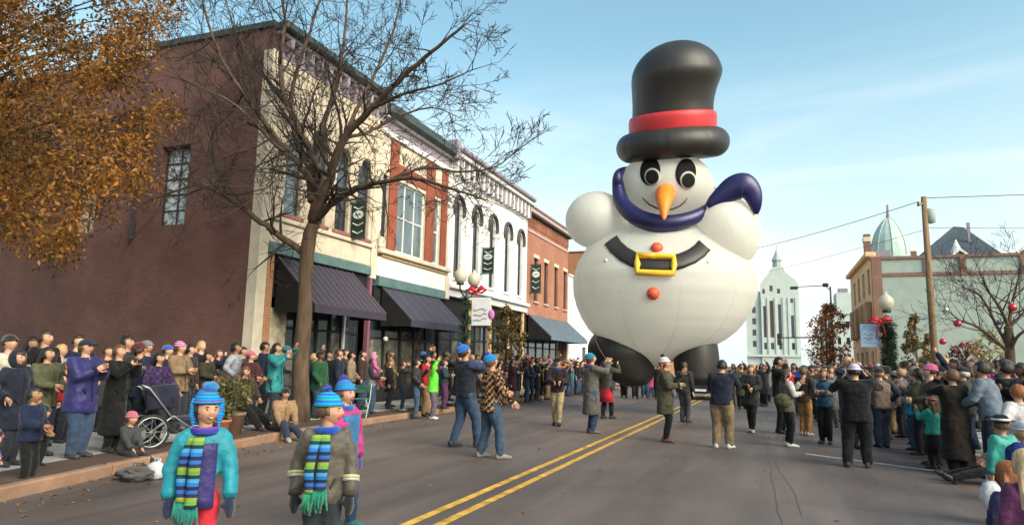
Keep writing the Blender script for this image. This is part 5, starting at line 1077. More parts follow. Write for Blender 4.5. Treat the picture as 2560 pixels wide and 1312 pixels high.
def plaid(name, ca, cb, cc, sc_):
    m = bpy.data.materials.new(name); m.use_nodes = True; n = m.node_tree.nodes; l = m.node_tree.links; p = n['Principled BSDF']; p.inputs['Roughness'].default_value = .9; p.inputs['Specular IOR Level'].default_value = .1
    t = n.new('ShaderNodeTexCoord'); c1 = n.new('ShaderNodeTexChecker'); c2 = n.new('ShaderNodeTexChecker'); c1.inputs['Scale'].default_value = sc_; c2.inputs['Scale'].default_value = sc_*2
    l.new(t.outputs['Object'], c1.inputs['Vector']); l.new(t.outputs['Object'], c2.inputs['Vector']); c1.inputs['Color1'].default_value = ca+(1,); c1.inputs['Color2'].default_value = cb+(1,); c2.inputs['Color1'].default_value = (1, 1, 1, 1); c2.inputs['Color2'].default_value = cc+(1,)
    x = n.new('ShaderNodeMixRGB'); x.blend_type = 'MULTIPLY'; x.inputs[0].default_value = 1; l.new(c1.outputs['Color'], x.inputs['Color1']); l.new(c2.outputs['Color'], x.inputs['Color2']); l.new(x.outputs['Color'], p.inputs['Base Color']); return m
plaidm = plaid('brown_plaid', (.38, .24, .14), (.045, .022, .016), (.34, .24, .2), 17.0); plaidp = plaid('violet_check', (.06, .035, .10), (.03, .022, .05), (.6, .5, .6), 16.0)
dotm = plaid('navy_dots', (.016, .024, .11), (.025, .035, .14), (.85, .85, .9), 20); florm = plaid('lilac_pattern', (.34, .20, .30), (.10, .06, .10), (.6, .55, .7), 16)
def fold_strip(lbl, name, mat, pts, w, fringe=None):
    """a hanging knitted strip with thickness; pts in the person's own space"""
    I = INFO[lbl]; P = smooth_path(pts, 4); mb = MB(); rings = []
    for i, p in enumerate(P): rings.append([p+I['RB']*a*w+I['FB']*b*.012+I['FB']*.006*math.sin(i*1.7) for a, b in ((-.5, -1), (-.5, 1), (-.17, 1.6), (.17, 1.2), (.5, 1), (.5, -1))])
    mb.loft(rings); o = mb.build(name, mat, I['t'], True)
    if fringe:
        f = MB(); g_ = random.Random(3)
        for k in range(11):
            q = P[-1]+I['RB']*(w*(k/10-.5)); f.tube([q, q-V((0, 0, .06))+rv(g_)*.012, q-V((0, 0, .13))+rv(g_)*.03], [.011, .011, .007], 5)
        f.build('fringe', cloth(fringe, 'knit'), o, True)
    return o
def front_panel(lbl, name, mat, wx, t0, t1, k=1.12):
    I = INFO[lbl]; H = I['H']; mb = MB(); rings = []; tl = (I['Nk']-I['Pv']).length
    for t in np.linspace(t0, t1, 9):
        c = I['Pv']+I['U']*(tl*t); rx, ry = (.097*H*k+.014, .073*H*k+.014); rings.append([c+I['RB']*(rx*math.sin(a))+I['FB']*(ry*math.cos(a)*q) for a, q in [(a, 1.10) for a in np.linspace(-wx, wx, 9)]+[(a, .9) for a in np.linspace(wx, -wx, 9)]])
    mb.loft(rings); o = mb.build(name, mat, I['t'], True); return o
# --- the three children in front
L1 = 'smiling girl in turquoise jacket, red trousers and striped scarf, walking in front'
person(478, L1, fy=1505, hy=974, hat_up=.20, hat_h=.56, head_k=1.08, coat_len=-.22, yaw=140, arms=((.055, .07, -.285), (.045, .06, -.28)), feet=((.05, .10), (.05, -.06)), coat=(.01, .27, .36), bulk=.86, wide=.84, puff=True, trousers=(.62, .035, .06), hair=DKB, hat='beanie', hatcol=hatmat, scarf=scarfneck, child=True, look=(-24, 4), lod=2, gloves=NAVY, kind='shell', face=2, shoes=(.05, .04, .04), sk=0)
L2 = 'boy in grey brown jacket with yellow cuffs and blue pompom hat, walking in front'
person(795, L2, fy=1470, hy=962, hat_up=.17, hat_h=.52, head_k=1.08, yaw=150, arms=((.045, .05, -.29), (.05, .03, -.285)), feet=((.06, .02), (.06, -.04)), coat=(.10, .085, .07), bulk=.96, wide=.88, trousers=(.03, .04, .05), hair=BRN, hat='beanie', hatcol=hatmat2, pom=(.02, .06, .40), scarf=(.01, .07, .42), child=True, look=(-72, 2), lod=2, gloves=BLK, kind='shell', face=True, sk=0, coat_len=.12)
L3 = 'child in pink and blue jacket with violet pompom hat behind the boy in front'
person(840, L3, fy=1318, hy=936, hat_up=.17, hat_h=.52, head_k=1.05, yaw=95, arms=('down', 'fwd'), feet=((.05, .08), (.05, -.05)), coat=(.50, .03, .21), bulk=1.05, puff=True, trousers=(.02, .05, .10), hair=BRN, hat='beanie', hatcol=hatmat, pom=(.10, .05, .40), scarf=(.02, .10, .40), child=True, look=(0, 3), lod=2, gloves=PURP, kind='shell', face=True, vest=None, shoes=(.02, .12, .14))
def kid_details():
    I = INFO[L1]; H = I['H']; n = I['Nk']; fb, rb, U0 = I['FB'], I['RB'], V((0, 0, 1))
    front_panel(L1, 'jacket_panel', cloth((.035, .025, .15), 'shell'), .62, -.12, .86)
    a = n+fb*.12*H-U0*.01*H
    fold_strip(L1, 'scarf_end', scarfmat, [a+rb*.02, a+rb*.03+fb*.03-U0*.15, a+rb*.035+fb*.02-U0*.32, a+rb*.04+fb*.01-U0*.45], .072, (.01, .20, .17)); fold_strip(L1, 'scarf_end', scarfmat, [a+rb*.05-fb*.01, a+rb*.095-fb*.01-U0*.10, a+rb*.11-fb*.02-U0*.25, a+rb*.10-fb*.01-U0*.41], .06, (.01, .24, .20))
    for s in (-1, 1):
        c = I['HC']; hfw = fb; rt = rb; p = c+rt*(s*I['hh']*.40)-U0*(I['hh']*.05); mb = MB(); mb.tube([p+U0*.07, p-U0*.02, p-U0*.075], [.035, .042, .02], 8, flat=.5, rounded=True); mb.tube([p-U0*.07, p-U0*.2+fb*.05, p-U0*.30+fb*.085], .009, 5); mb.build('ear_flap', hatmat, I['t'], True)
    for q in (I['HC']+U0*I['hh']*.76-rb*.01,): mb = MB(); mb.ball(q, .056, .056, .042, n=14, m=9, jit=.12, seed=4); mb.build('pompom', cloth((.02, .20, .55), 'knit'), I['t'], True)
    I = INFO[L2]; H = I['H']; n = I['Nk']; fb, rb = I['FB'], I['RB']; a = n+fb*.125*H-U0*.0
    fold_strip(L2, 'scarf_end', scarfmat, [a-rb*.0, a-rb*.01+fb*.03-U0*.12, a-rb*.0+fb*.03-U0*.25, a+rb*.01+fb*.025-U0*.38], .075, (.01, .24, .16)); fold_strip(L2, 'scarf_end', scarfmat, [a+rb*.05, a+rb*.07+fb*.03-U0*.10, a+rb*.09+fb*.03-U0*.26, a+rb*.08+fb*.01-U0*.40], .065, (.02, .28, .14))
    for i in (0, 1):
        s, sh, el, hd_, hip, kn, an = I['J'][i]
        for f, c, nm in ((.42, (.55, .50, .18), 'sleeve_band'), (.50, (.5, .5, .48), 'sleeve_band')):
            q = el.lerp(hd_, f) if i == 0 else el.lerp(hd_, f-.1); d = (hd_-el).normalized(); mb = MB(); mb.tube([q-d*.012, q+d*.012], .0445*H*1.02, 12); mb.build(nm, cloth(c, 'shell'), I['t'], True)
    I = INFO[L3]; front_panel(L3, 'jacket_panel', cloth((.03, .16, .36), 'shell'), .8, -.1, .9)
kid_details()
# --- left pavement, from the left edge
Z = .15
def pl(px, label, X, hy, **k): k.setdefault('z', Z); k.setdefault('yaw', 80); k.setdefault('look', (0, 8)); return person(px, label, X=X, hy=hy, **k)
pl(45, 'woman in a dark navy hooded coat at the left edge of the picture', -9.5, 878, coat=(.02, .022, .04), hood=True, coat_len=.5, arms=('pocket', 'pocket'), sk=1, hair=DKB, bulk=1.1)
pl(118, 'dark haired woman in olive green jacket behind the boy at the kerb', -10.0, 868, coat=(.10, .10, .055), arms=('pocket', 'hold'), hair=BLKH, hairlen=.18, sk=1, wide=1.12, coat_len=.2)
pl(108, 'tall bearded man in black coat at the back by the brown wall', -11.0, 827, coat=BLK, hair=DKB, sk=0, arms=('pocket', 'pocket'))
pl(170, 'person in a bright red vest half hidden behind the purple coat', -11.2, 905, coat=(.45, .02, .03), hair=BRN, yaw=70)
pl(212, 'woman in violet blue coat, jeans and dark sun hat clapping by the kerb', -9.45, 846, coat=(.024, .020, .13), kind='shell', wide=1.22, bulk=1.05, trousers=JEAN, hat='cap', hatcol=(.03, .04, .06), hair=BRN, arms=('clap', 'clap'), coat_len=.3, yaw=82, shoes=(.04, .04, .05), face=True)
pl(297, 'woman in a long black coat holding up a small camera', -9.6, 862, coat=BLK, coat_len=1.0, hair=BRN, arms=('phone', 'phone'), yaw=85, trousers=BLK)
pl(314, 'bearded man in dark jacket behind the long black coat', -10.4, 840, coat=CHAR, hair=BLKH, arms=('pocket', 'chest'), sk=1)
pl(348, 'person in navy coat and dark knitted cap with their back turned', -10.3, 852, coat=NAVY, hat='beanie', hatcol=(.10, .02, .03), yaw=20, coat_len=.2)
pl(398, 'woman in dark violet checked jacket pushing the stroller', -9.9, 882, coat=plaidp, hair=BLKH, hairlen=.15, arms=('low', 'low'), yaw=95, sk=1)
pl(448, 'woman in tan jacket and pink striped knit hat with folded hands', -10.9, 850, coat=TAN_, hat='beanie', hatcol=stripehat, arms=('chest', 'chest'), hair=BRN, wide=1.15, coat_len=.2, yaw=80)
pl(474, 'dark haired man behind the tan jacket woman', -11.8, 862, coat=BROWN, hair=BLKH, yaw=75)
pl(518, 'long haired woman in dark olive coat by the brown wall', -12.0, 880, coat=(.05, .045, .028), hair=BLKH, hairlen=.25, coat_len=.4, yaw=85, sk=1, arms=('pocket', 'hold'))
pl(588, 'boy in pale grey blue hooded top standing high by the wall', -11.4, 858, coat=(.34, .36, .42), trousers=NAVY, hair=BLKH, arms=('pocket', 'pocket'), sk=3, yaw=70)
pl(627, 'woman in maroon coat and pink knit hat beside the grey hooded boy', -10.9, 874, coat=MAROON, hat='beanie', hatcol=(.55, .12, .22), arms=('hold', 'hold'), hair=BRN, coat_len=.4, wide=1.1, yaw=90)
pl(660, 'dark haired man in navy jacket under the cream corner front', -12.0, 856, coat=NAVY, hair=BLKH, yaw=70, sk=1)
pl(690, 'woman in teal coat with raised hands left of the bare tree trunk', -11.0, 858, coat=TEAL, kind='shell', hair=BLKH, hairlen=.12, arms=('high', 'phone'), yaw=85, coat_len=.35, sk=1, wide=1.1)
pl(785, 'fair haired person with raised arm right of the tree trunk', -11.2, 884, coat=NAVY, hair=BLD, arms=('up', 'pocket'), yaw=60)
pl(822, 'man in black jacket and glasses by the shop door', -12.1, 878, coat=BLK, hair=BLKH, yaw=110, sk=1)
pl(878, 'person in pale beige jacket standing before the dark shop door', -11.4, 880, coat=(.36, .27, .19), trousers=CHAR, hair=BLKH, arms=('pocket', 'down'), yaw=70, sk=1)
pl(932, 'father in grey and navy jacket with jeans below the slate awning', -10.4, 895, coat=(.24, .24, .25), vest=(.03, .035, .06), trousers=JEAN, hair=DKB, arms=('hold', 'hold'), yaw=75)
INFO_F = INFO['father in grey and navy jacket with jeans below the slate awning']
_s = INFO_F['P0']+INFO_F['F']*.17+V((-.02, 0, 1.02)); person(0, 'small child in pink hooded coat sitting in the father\'s arms', X=_s.x, Y=_s.y, H=1.0, z=_s.z-.35, yaw=60, child=True, sit=.46, feet=((.07, .16), (.07, .16)), coat=(.62, .14, .32), hood=(.66, .30, .46), trousers=(.40, .03, .08), arms=('lap', 'lap'), hair=BRN, kind='shell')
# people on the kerb and before it
person(58, 'boy in navy jacket and black trousers standing in the gutter', fy=1224, hy=968, yaw=75, coat=(.015, .022, .06), trousers=BLK, hair=BLKH, arms=('pocket', 'hold'), child=True, sk=3, look=(0, 8), bulk=1.1, face=True)
person(122, 'small child in dark cap with yellow mittens beside the gutter boy', X=-9.15, hy=1006, z=Z, yaw=80, coat=(.03, .03, .03), trousers=BLK, hat='beanie', hatcol=BLK, gloves=(.60, .50, .05), child=True, arms=('hold', 'hold'), hair=DKB, sk=1)
person(8, 'child in lilac patterned coat at the bottom left edge', X=-8.55, hy=1075, z=Z*.9, yaw=85, coat=florm, trousers=(.2, .24, .34), hair=DKB, child=True, arms=('lap', 'lap'), hood=True)
person(352, 'child with pink knit hat sitting on the kerb', X=-8.95, H=1.12, z=.02, yaw=95, sit=.20, feet=((.08, .42), (.10, .38)), coat=(.06, .06, .065), trousers=CHAR, hat='beanie', hatcol=(.55, .12, .20), child=True, arms=('lap', 'lap'), hair=BRN, lean=8)
person(632, 'seated woman with long brown hair in dark coat behind the planter', X=-10.2, H=1.62, z=Z, yaw=95, sit=.48, feet=((.07, .30), (.07, .28)), coat=BROWN, trousers=BLK, hair=BRN, hairlen=.22, arms=('lap', 'lap'), coat_len=.1, wide=1.2)
person(722, 'man in tan jacket and dark cap sitting on the kerb by the tree', X=-9.3, H=1.66, z=.0, yaw=118, sit=.22, feet=((.09, .34), (.08, .30)), coat=(.34, .21, .12), trousers=(.03, .04, .08), hat='beanie', hatcol=BLK, arms=('lap', 'lap'), hair=DKB, shoes=(.35, .30, .28), wide=1.1, lean=12, sk=1)
pl(1042, 'person in dark jacket and blue jeans beside the neon green jacket', -9.5, 898, coat=(.05, .05, .055), trousers=JEAN2, hair=BLKH, z=0, yaw=60, arms=('phone', 'pocket'), shoes=CHAR)
pl(1085, 'child in neon green jacket and grey trousers standing at the kerb', -9.0, 910, coat=(.16, .85, .05), trousers=(.14, .12, .16), hair=DKB, z=0, yaw=75, child=True, arms=('down', 'up'), shoes=(.6, .6, .6), kind='shell', bulk=1.1)
pl(1064, 'person with both arms raised behind the neon green jacket', -9.9, 886, coat=NAVY, trousers=NAVY, hair=BLKH, yaw=75, arms=('up', 'up'), sk=1)
pl(1008, 'person in dark jacket with pale bag left of the blue jeans', -10.2, 902, coat=(.045, .04, .04), trousers=(.04, .05, .09), hair=DKB, yaw=60, arms=('cam', 'cam'), shoes=(.4, .4, .42))
pl(1112, 'child in violet trousers and blue scarf right of the neon green jacket', -9.6, 900, coat=(.03, .05, .06), trousers=(.10, .03, .10), scarf=(.02, .18, .5), hair=BRN, yaw=80, child=False, arms=('chest', 'chest'))
pl(975, 'woman in black coat right of the father with the child', -10.9, 900, coat=BLK, hair=BRN, hairlen=.15, yaw=70, coat_len=.4)
# --- balloon handlers and walkers in the road
person(1160, 'balloon handler in black vest, jeans and blue knit hat striding ahead', fy=1118, hy=851, yaw=40, lean=-4, coat=(.020, .024, .035), vest=(.04, .06, .13), trousers=JEAN, hat='beanie', hatcol=(.02, .14, .50), pom=(.02, .10, .5), hair=DKB, arms=('chest', 'rope'), feet=((.05, -.10), (.05, .12)), look=(0, 22), shoes=CHAR, wide=1.05)
person(1215, 'balloon handler in brown plaid shirt, jeans and blue knit hat', fy=1145, hy=874, yaw=42, coat=plaidm, trousers=(.05, .085, .14), hat='beanie', hatcol=(.01, .20, .52), pom=(.03, .08, .5), hair=BRN, arms=('hold', 'low'), feet=((.095, -.02), (.095, .10)), look=(0, 18), coat_len=.18, shoes=(.25, .22, .2), wide=1.12)
person(1392, 'handler in dark maroon jacket, cap and khaki trousers walking toward us', fy=1063, hy=892, yaw=165, coat=(.035, .02, .022), trousers=(.42, .31, .18), hat='cap', hatcol=BLK, scarf=(.02, .08, .36), hair=DKB, arms=('hold', 'hold'), feet=((.03, .08), (.03, -.08)), shoes=BLK)
person(1478, 'handler in long grey brown coat and teal knit hat holding a rope', fy=1082, hy=880, yaw=60, coat=(.13, .115, .105), trousers=JEAN, hat='beanie', hatcol=(.01, .22, .36), scarf=(.03, .03, .18), hair=BRN, arms=('rope', 'rope'), coat_len=.75, wide=1.12, look=(0, 15), shoes=(.2, .12, .1))
person(1512, 'walker in red skirt and black leggings behind the grey coat', fy=1046, hy=895, yaw=30, coat=(.06, .06, .05), trousers=BLK, skirt=(.42, .02, .03), hair=BLKH, arms=('pocket', 'rope'), feet=((.03, -.02), (.06, .10)))
person(1664, 'red haired woman in olive parka, black leggings and brown ankle boots', fy=1104, hy=884, yaw=85, coat=(.075, .068, .045), trousers=BLK, bare_legs=True, hat='beanie', hatcol=(.62, .60, .60), pom=BLK, hair=(.14, .035, .02), hairlen=.22, arms=('phone', 'chest'), coat_len=.45, shoes=(.16, .07, .035), look=(0, 6), wide=1.08)
person(1712, 'person in dark grey trousers behind the olive parka', fy=1055, hy=905, yaw=20, coat=CHAR, trousers=(.06, .06, .065), hair=DKB)
person(1806, 'man in navy jacket, khaki trousers and white shoes with his back to us', fy=1120, hy=900, yaw=15, coat=(.015, .02, .04), trousers=(.24, .165, .10), hair=BLKH, arms=('chest', 'phone'), feet=((.06, -.03), (.07, .03)), shoes=(.7, .7, .7), lean=6, wide=1.25, look=(0, -8))
person(1882, 'long haired woman in dark jacket and black leggings walking toward us', fy=1080, hy=912, yaw=190, coat=(.03, .03, .028), trousers=BLK, bare_legs=True, hair=(.12, .05, .02), hairlen=.30, arms=('hold', 'chest'), feet=((.02, .08), (.03, -.05)), shoes=(.4, .36, .33), scarf=(.06, .07, .09), coat_len=.25)
person(1972, 'dark haired woman in grey vest with white sleeves and a shoulder bag', fy=1116, hy=923, yaw=70, coat=(.12, .105, .085), vest=(.55, .53, .50), trousers=BLK, bare_legs=True, hair=(.05, .018, .015), hairlen=.20, arms=('phone', 'chest'), shoes=(.7, .68, .66), coat_len=.2)
person(1952, 'tall dark haired man in black coat behind the grey vest woman', fy=1082, hy=893, yaw=120, coat=BLK, hair=BLKH, arms=('pocket', 'cam'), sk=1, trousers=BLK)
person(2014, 'person in tan trousers and brown jacket left of the blue vest', fy=1088, hy=918, yaw=30, coat=BROWN, trousers=(.34, .17, .06), hair=BRN, arms=('cam', 'pocket'), shoes=(.5, .4, .36))
person(2066, 'woman in blue vest and black trousers with folded arms', fy=1108, hy=922, yaw=195, coat=(.03, .09, .16), vest=(.24, .22, .25), trousers=BLK, hair=BRN, hairlen=.2, arms=('cross', 'cross'), scarf=(.02, .05, .10), sk=1)
person(2148, 'large man in black overalls and white knit hat photographing with his back to us', fy=1168, hy=906, yaw=5, coat=BLK, trousers=(.014, .014, .016), hat='beanie', hatcol=whitehat, hair=BLKH, arms=((-.02, .12, .04), (-.02, .12, .06)), feet=((.10, -.02), (.075, .03)), wide=1.30, coat_len=.1, shoes=(.05, .05, .055), sk=0)
person(2128, 'bald man with white collar just beyond the black overalls', fy=1120, hy=890, yaw=150, coat=NAVY, hair='bald', scarf=(.7, .7, .7), arms=('cam', 'cam'))
person(2208, 'woman in beige top and dark jeans right of the black overalls', fy=1118, hy=916, yaw=340, coat=(.24, .17, .13), vest=(.05, .05, .055), trousers=(.035, .045, .075), hair=(.30, .16, .09), arms=('pocket', 'pocket'), wide=1.15, hat='beanie', hatcol=(.04, .04, .05))
# --- right-hand spectators
def pr_(px, label, X, hy, **k): k.setdefault('yaw', -40); k.setdefault('look', (0, 8)); return person(px, label, X=X, hy=hy, **k)
pr_(2276, 'woman in turquoise jacket and jeans looking up on the right', 2.75, 948, coat=(.01, .27, .37), kind='shell', puff=True, trousers=JEAN, hair=DKB, scarf=(.03, .04, .12), arms=('cross', 'hold'), yaw=-60, bulk=1.1, look=(0, 20), wide=1.1)
pr_(2322, 'girl in mint jacket, black skirt and boots with long brown hair', 2.55, 988, coat=(.04, .36, .30), trousers=BLK, skirt=BLK, hair=BRN, hairlen=.30, hat='headband', hatcol=(.5, .05, .10), arms=('phone', 'pocket'), yaw=-50, child=True, shoes=(.05, .045, .04), scarf=(.10, .05, .16), bulk=1.05)
pr_(2378, 'person in a long dark brown coat with brown hair seen from behind', 2.75, 924, coat=(.022, .016, .014), coat_len=1.0, hair=BRN, arms=('cam', 'cam'), yaw=-35, wide=1.25, trousers=BLK)
pr_(2404, 'man in charcoal jacket and dark flat cap', 3.3, 914, coat=(.06, .06, .055), hat='cap', hatcol=(.035, .04, .045), hair=GREYH, yaw=-80, wide=1.2, arms=('pocket', 'pocket'), scarf=(.05, .02, .03))
pr_(2474, 'man in faded blue grey denim jacket leaning forward', 3.25, 903, coat=(.16, .20, .26), hair=BLKH, arms=('hold', 'hold'), yaw=-60, lean=10, wide=1.15, sk=1)
pr_(2512, 'dark haired man in black jacket behind the denim jacket', 3.7, 905, coat=BLK, hair=BLKH, yaw=-50, wide=1.1)
pr_(2538, 'child with round auburn hair in white fleece coat at the right edge', 2.95, 962, coat=(.58, .55, .58), hair=AUB, yaw=-30, child=True, arms=('pocket', 'pocket'), bulk=1.1)
person(2462, 'blonde woman in red and black jacket sitting on the kerb', X=3.0, H=1.66, z=0, yaw=-95, sit=.20, feet=((.08, .46), (.12, .42)), coat=(.42, .03, .035), vest=(.09, .03, .06), trousers=BLK, hair=BLD, hairlen=.28, arms=('lap', 'lap'), hat='headband', hatcol=BLK, lean=-4)
person(2492, 'child in mint coat and black hat with white band holding a white bag', X=2.35, hy=1035, z=0, yaw=-35, coat=(.04, .36, .31), trousers=NAVY, hat='brim', hatcol=BLK, hair=BRN, child=True, arms=('down', 'hold'), kind='shell', bulk=1.15)
person(2546, 'child in navy dotted puffer coat and pale knit hat at the right edge', X=2.3, hy=1046, z=0, yaw=-30, coat=dotm, puff=True, trousers=NAVY, hat='beanie', hatcol=(.50, .54, .60), hair=BLD, child=True, arms=('down', 'down'), bulk=1.25, coat_len=.3)
person(2500, 'auburn haired child at the bottom right corner', X=1.55, H=1.02, z=0, yaw=-20, coat=(.05, .05, .12), hair=AUB, child=True, hairlen=.1)
person(2545, 'child with long streaked blonde hair in the bottom right corner', X=1.55, H=1.14, z=0, yaw=-15, coat=(.16, .05, .12), hair=(.45, .30, .17), child=True, hairlen=.30)
pr_(2250, 'person in patterned pink grey scarf behind the turquoise jacket', 3.0, 922, coat=(.22, .17, .18), hair=(.30, .18, .10), yaw=-60)
pr_(2300, 'person in green and black jacket behind the mint jacket girl', 3.3, 925, coat=(.03, .05, .03), hair=DKB, yaw=-50)
pr_(2345, 'woman in black coat with dark hood behind the mint jacket girl', 3.2, 918, coat=BLK, hood=True, yaw=-55)
# ------------------------------------------------------------------ things carried, parked or standing about
def hand_of(lbl, i, along=.06):
    I = INFO[lbl]; s, sh, el, hd_, hip, kn, an = I['J'][i]; return I['P0']+hd_+(hd_-el).normalized()*along
m_rope = M('rope_cord', (.24, .18, .22), .8, .2, 20); m_chrome = M('grey_tube_metal', (.35, .35, .36), .35, .1, metal=.7); m_rub = M('black_rubber', (.015, .015, .016), .7, .2)
def rope(a, b, label, sag=.12):
    mb = MB(); mb.tube([a.lerp(b, t)-V((0, 0, 4*sag*t*(1-t))) for t in np.linspace(0, 1, 10)], .007, 5); tag(mb.build('tether_rope', m_rope, None, True), label, 'rope', 'balloon tether ropes')
hl = {k[:22]: k for k in INFO}
def who(s): return next(k for k in INFO if s in k)
rope(hand_of(who('teal knit hat'), 1), S(1484, 836, -.5), 'tether rope from the grey coat handler to the left boot'); rope(hand_of(who('khaki trousers walking'), 0), S(1470, 820, 0), 'tether rope from the khaki trousers handler to the belly')
# stroller
ST = thing('stroller', 'dark stroller with two large grey wheels at the left kerb', 'stroller', (-9.45, 8.75, .15), R_(-25))
for x, y, r in ((-.26, -.22, .26), (.26, -.22, .26), (0, .55, .17)):
    mb = MB(); ring = [(x, y+r*math.cos(a), r+r*math.sin(a)) for a in np.linspace(0, 6.2832, 25)]; mb.tube(ring, .022, 6); w = mb.build('wheel', m_rub, ST, True); mb = MB(); mb.tube([(x, y+(r-.03)*math.cos(a), r+(r-.03)*math.sin(a)) for a in np.linspace(0, 6.2832, 25)], .012, 5); mb.build('rim', m_chrome, w, True)
    for k in range(4): a = k*math.pi/4; mb = MB(); mb.tube([(x, y+(r-.03)*math.cos(a), r+(r-.03)*math.sin(a)), (x, y-(r-.03)*math.cos(a), r-(r-.03)*math.sin(a))], .006, 4); mb.build('spoke', m_chrome, w)
for s in (-.24, .24): mb = MB(); mb.tube([(s, -.22, .26), (s, .1, .5), (s*.4, .55, .2)], .016, 6); mb.tube([(s, .1, .45), (s, -.3, .95), (s, -.42, 1.0)], .016, 6); mb.build('frame_tube', m_chrome, ST, True)
mb = MB(); mb.tube([(-.24, -.42, 1.0), (.24, -.42, 1.0)], .02, 8); mb.build('handle', m_rub, ST, True)
mb = MB(); mb.loft([[V((x, y, z)) for x in (-.2, .2) for q in (0,)]+[V((x, y+dy, z+dz)) for x in (.2, -.2)] for y, z, dy, dz in ((.45, .42, 0, .06), (.1, .4, 0, .07), (-.08, .48, .05, .06), (-.24, .92, .06, .03))]); mb.build('seat', cloth((.03, .035, .06)), ST, True)
mb = MB(); mb.loft([[V((.23*math.cos(a), -.2+c*.35, .62+.36*math.sin(a)+.04*c)) for a in np.linspace(0, math.pi, 9)]+[V((.21*math.cos(a), -.2+c*.35, .60+.34*math.sin(a)+.04*c)) for a in np.linspace(math.pi, 0, 9)] for c in (-.3, .2, .7, 1.1)]); mb.build('canopy', cloth((.02, .022, .04)), ST, True)
# bags lying on the kerb
def sack(name, label, loc, sx, sz, m, seed, cat='bag'):
    t = thing(name, label, cat, loc); mb = MB(); g_ = random.Random(seed); rings = []
    for j in range(9):
        f = j/8; rr_ = (math.sin(math.pi*(.12+.80*f))**.7)*sx; rings.append([V((rr_*q*math.cos(a), rr_*q*.8*math.sin(a), sz*f)) for a, q in [(2*math.pi*k/16, 1+g_.uniform(-.24, .24)) for k in range(16)]])
    mb.loft(rings); mb.build('sack', m, t, True)
    for s in (-1, 1): mb = MB(); mb.tube([(s*sx*.25, 0, sz*.92), (s*sx*.3, .02, sz*1.18), (s*sx*.05, .03, sz*1.2), (-s*sx*.1, 0, sz*.95)], .008, 5); mb.build('bag_handle', m, t, True)
    return t
m_poly = M('white_polythene', (.62, .63, .68), .35, .12, 9, .4, 20, spec=.5, trans=.3)
q = gnd(388, 1196); sack('plastic_bag', 'white plastic carrier bag dropped at the kerb by the girl', (q.x, q.y, 0), .15, .22, m_poly, 3)
q = gnd(338, 1200); sack('dark_bag', 'dark grey bag lying in the gutter beside the white bag', (q.x, q.y, 0), .24, .18, cloth((.10, .09, .09)), 5)
hq = hand_of(who('black hat with white band'), 0, .05); sack('plastic_bag', 'white plastic bag hanging from the hand of the mint coat child', (hq.x, hq.y, hq.z-.36), .11, .32, m_poly, 9)
hq = INFO[who('grey vest')]; c = hq['P0']+V((0, 0, .82))+hq['F']*-.12+hq['Rt']*.1; sack('shoulder_bag', 'olive shoulder bag on the hip of the grey vest woman', (c.x, c.y, c.z), .17, .28, cloth((.10, .09, .06)), 12)
# planters
m_terra = M('terracotta', (.34, .13, .07), .85, .2, 6); m_pot = M('brown_pot', (.17, .10, .065), .85, .2, 6); m_fol = M('planter_leaves', (.05, .075, .03), .6, .35, 3, trans=.2, island=.5, col2=(.12, .10, .03))
def planter(label, px, X, r, h, fr, fh, mp_, seed):
    rr_ = ray(px, 905); t = thing('planter', label, 'planter', (X, rr_.y*X/rr_.x, .15), 0, 'planters at the left kerb'); g_ = random.Random(seed)
    mb = MB(); mb.lathe([(r*.72, 0), (r*.95, h*.85), (r*1.05, h*.87), (r*1.05, h), (r*.9, h), (r*.88, h*.9), (.02, h*.9)], n=20); mb.build('pot', mp_, t, True)
    l_ = MB(); st_ = MB()
    for k in range(26):
        a = g_.uniform(0, 6.28); e = V((fr*math.cos(a)*g_.random()**.5, fr*math.sin(a)*g_.random()**.5, h+fh*g_.uniform(.4, 1))); st_.tube([V((0, 0, h*.9)), e*.5+V((0, 0, h*.6)), e], .006, 4)
        for j in range(16):
            p = V((0, 0, h)).lerp(e, .3+.7*g_.random())+rv(g_)*.08; d = (rv(g_)+V((0, 0, .4))).normalized(); b = d.cross(rv(g_)).normalized(); s = g_.uniform(.04, .075); l_.add([p, p+d*s+b*s*.35, p+d*s*2, p+d*s-b*s*.35], [(0, 1, 2, 3)])
    st_.build('stem', m_bark, t); l_.build('foliage', m_fol, t); return t
planter('leafy green plant in a brown pot behind the turquoise jacket girl', 592, -9.75, .24, .42, .42, .85, m_pot, 2); planter('small terracotta pot with low greenery beside the brown pot', 566, -9.6, .17, .32, .2, .3, m_terra, 4)
# folding chair
q = V((-10.0, 0, .15)); rr_ = ray(905, 905); q.y = rr_.y*q.x/rr_.x
FC = thing('folding_chair', 'small folding chair with pale mint frame right of the tree', 'chair', q, R_(20)); m_mintm = M('mint_metal', (.32, .46, .42), .5, .1)
for s in (-.22, .22): mb = MB(); mb.tube([(s, -.22, 0), (s, .18, .46), (s, .26, .82)], .014, 6); mb.build('leg', m_mintm, FC, True); mb = MB(); mb.tube([(s*.9, .22, 0), (s*.9, -.2, .46)], .014, 6); mb.build('leg', m_mintm, FC, True)
mb = MB(); mb.bbox(-.22, .22, -.2, .2, .44, .47, .01); mb.build('seat', cloth((.04, .12, .09)), FC); mb = MB(); mb.bbox(-.22, .22, .21, .25, .60, .80, .01); mb.build('backrest', cloth((.04, .12, .09)), FC)
